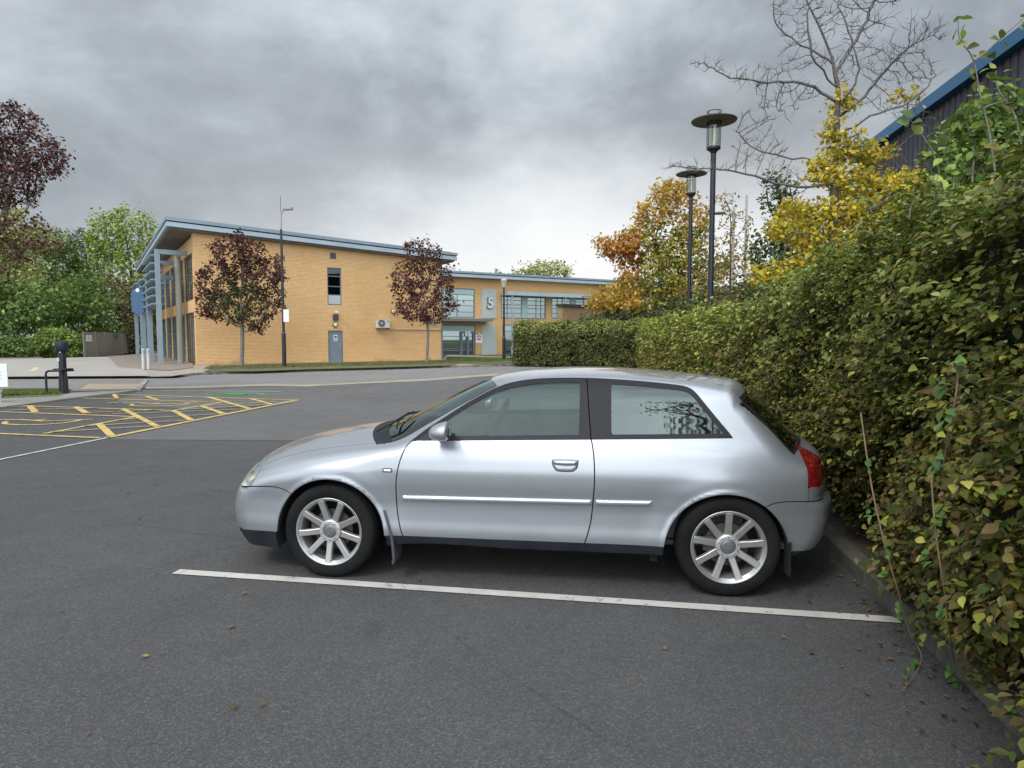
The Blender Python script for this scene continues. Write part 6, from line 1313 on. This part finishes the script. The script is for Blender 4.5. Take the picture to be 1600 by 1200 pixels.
V,Q=limbs(nd,par,r,6)
# short side twigs on the thin wood give the winter outline
thin=np.nonzero(r<.011)[0]; thin=thin[thin>len(tk)]; ti=np.repeat(thin,3); ti=ti[rng.random(len(ti))<.8]; ax=norm(nd[ti]-nd[par[ti]]); dr=norm(ax*.7+rng.normal(size=(len(ti),3))*.45+np.array([0,0,.30])); ln_=rng.uniform(.06,.20,len(ti))[:,None]
nd2=np.vstack([nd[ti],nd[ti]+dr*ln_]); k_=len(ti); aa,bb2=nd2[:k_],nd2[k_:]; u=norm(np.cross(dr,[0.3,0.2,1.])); v=np.cross(dr,u); q3=np.array([0,2.1,4.2]); ring=u[:,None]*np.cos(q3)[None,:,None]+v[:,None]*np.sin(q3)[None,:,None]
V2=np.concatenate([aa[:,None]+ring*.0036,bb2[:,None]+ring*.0016],1).reshape(-1,3); Q2=(np.array([(0,1,4,3),(1,2,5,4),(2,0,3,5)])[None]+(np.arange(k_)*6)[:,None,None]).reshape(-1,4)
obj('trunk',np_mesh('trunk',np.vstack([V,V2]),np.vstack([Q,Q2+len(V)]),True),bark('bark_maple',(0.085,0.075,0.07),(0.17,0.155,0.15)),yt)
inside=np.zeros(len(nd),bool)
for b in yb: inside|=(((nd-np.array(b[:3]))/(np.array(b[3:6])*1.12+.05))**2).sum(1)<1
tw=np.nonzero(inside&(r<.013))[0]; per=21; n=len(tw)*per; P=np.repeat(nd[tw],per,0)+rng.normal(size=(n,3))*.085; C=pick([(0.58,0.45,0.05),(0.66,0.54,0.09),(0.48,0.34,0.04),(0.44,0.43,0.07),(0.30,0.34,0.06)],[4,3,2,2,.8],n,.14)
V,F_,C=leaves(P,rng.normal(size=(n,3))*.7+np.array([0,-.2,.7]),rng.normal(size=(n,3))+np.array([0,0,-.5]),.088*(.55+.8*rng.random(n)),C,1); obj('crown',np_mesh('crown',V,F_,False,C),LEAFB,yt)
# shrubs behind the hedge on the right
def shrub(px,d,lst,label,n,per,ls,sp,st,kl,cols,wts,lod=1,name='hazel_shrub',mt=None):
    b_=np.array([*atd(px,500,d)[:2],0.0]); return tree(name,label,'shrub',tuple(b_),TB(d,b_,lst),n,1.5,.05,cols,wts,ls,per,sp,st,kl,3.0,.004,group='tall shrubs growing above the hedge',mat_l=mt or HL_,mat_b=BARK,lod=lod,drop=.3)
GC=[(0.13,0.20,0.045),(0.18,0.26,0.06),(0.08,0.13,0.03),(0.26,0.31,0.075)]
shrub(1330,9.5,[(1290,440,60,30,2),(1360,420,60,40,2),(1240,465,50,20,1.2),(1420,400,40,40,1.5)],'mid height green shrub below the yellow tree',560,13,.075,.085,.13,.15,GC,[3,2,2,1])
shrub(1450,6.4,[(1478,345,48,50,2.4),(1505,280,48,60,2.4),(1440,400,50,34,1.4),(1475,235,34,26,.8),(1520,400,60,60,2),(1530,220,50,50,1.6)],'tall green shrub in front of the dark warehouse wall',950,15,.072,.075,.11,.13,GC,[3,2,2,1.4])
shrub(1580,4.3,[(1560,250,56,70,2.4),(1590,190,40,44,1.6),(1530,170,30,30,.6),(1500,330,60,44,1.6),(1480,400,60,40,1.3),(1580,380,70,60,2),(1640,260,60,80,1.5)],'nearest tall green shrub at the right edge',800,14,.066,.062,.085,.105,GC,[3,2,2,1.6],lod=0)
sg_=empty('tall_shoots',(0,0,0),0,'thin leafy shoots standing up against the sky at the right edge','shrub')
def ap(px,py,d): return np.array(atd(px,py,d))
tb=MB(); P=[];D=[];Nn=[]
for pts,nl in (([(1562,330),(1548,220),(1532,150),(1520,92),(1500,62),(1497,32)],20),([(1522,95),(1548,75),(1575,50),(1600,28)],8),([(1600,250),(1585,180),(1560,140),(1556,110)],14),([(1480,330),(1462,250),(1440,210),(1420,185)],12),([(1532,170),(1560,160),(1590,150)],7)):
    A=np.array(catm([ap(x,y,4.0) for x,y in pts],6)); tb.tube([tuple(p) for p in A],[.0065*(1-.75*i/len(A)) for i in range(len(A))],6,False)
    for k_ in range(nl):
        i=min(int((.15+.85*(k_+.5)/nl)*(len(A)-1)),len(A)-2); ax_=norm(A[i+1]-A[i]); sd_=norm(rng.normal(size=3)+ax_*.6); P.append(A[i]+sd_*.045); D.append(sd_+np.array([0,0,-.2])); Nn.append(rng.normal(size=3)*.6+np.array([0,-.3,.7]))
n=len(P); V,F_,C=leaves(np.array(P),np.array(Nn),np.array(D),.075*(.6+.6*rng.random(n)),pick(GC+[(0.22,0.24,0.05)],[2,3,1,2,1],n),0); obj('stems',tb,BARK,sg_); obj('leaflets',np_mesh('leaflets',V,F_,False,C),HL_,sg_)

# tree behind the photographer: it is what the rear side window mirrors
d=1
b_=np.array([5.6,-4.5,0.0])
tree('street_tree','tree standing behind the camera, mirrored as dark branches in the rear side window','tree',tuple(b_),[(-3.6,2.7,6.4,.8,.7,.3,2),(-4.3,2.9,6.8,.7,.6,.25,1.3),(-2.8,2.4,6.2,.8,.7,.4,1.5),(-1.5,1.2,5.8,.9,.8,.5,1)],300,4.6,.11,[(0.06,0.09,0.025),(0.09,0.12,0.03)],[1,1],.07,8,.11,.20,.22,3.0,.008,mat_b=BARKD)
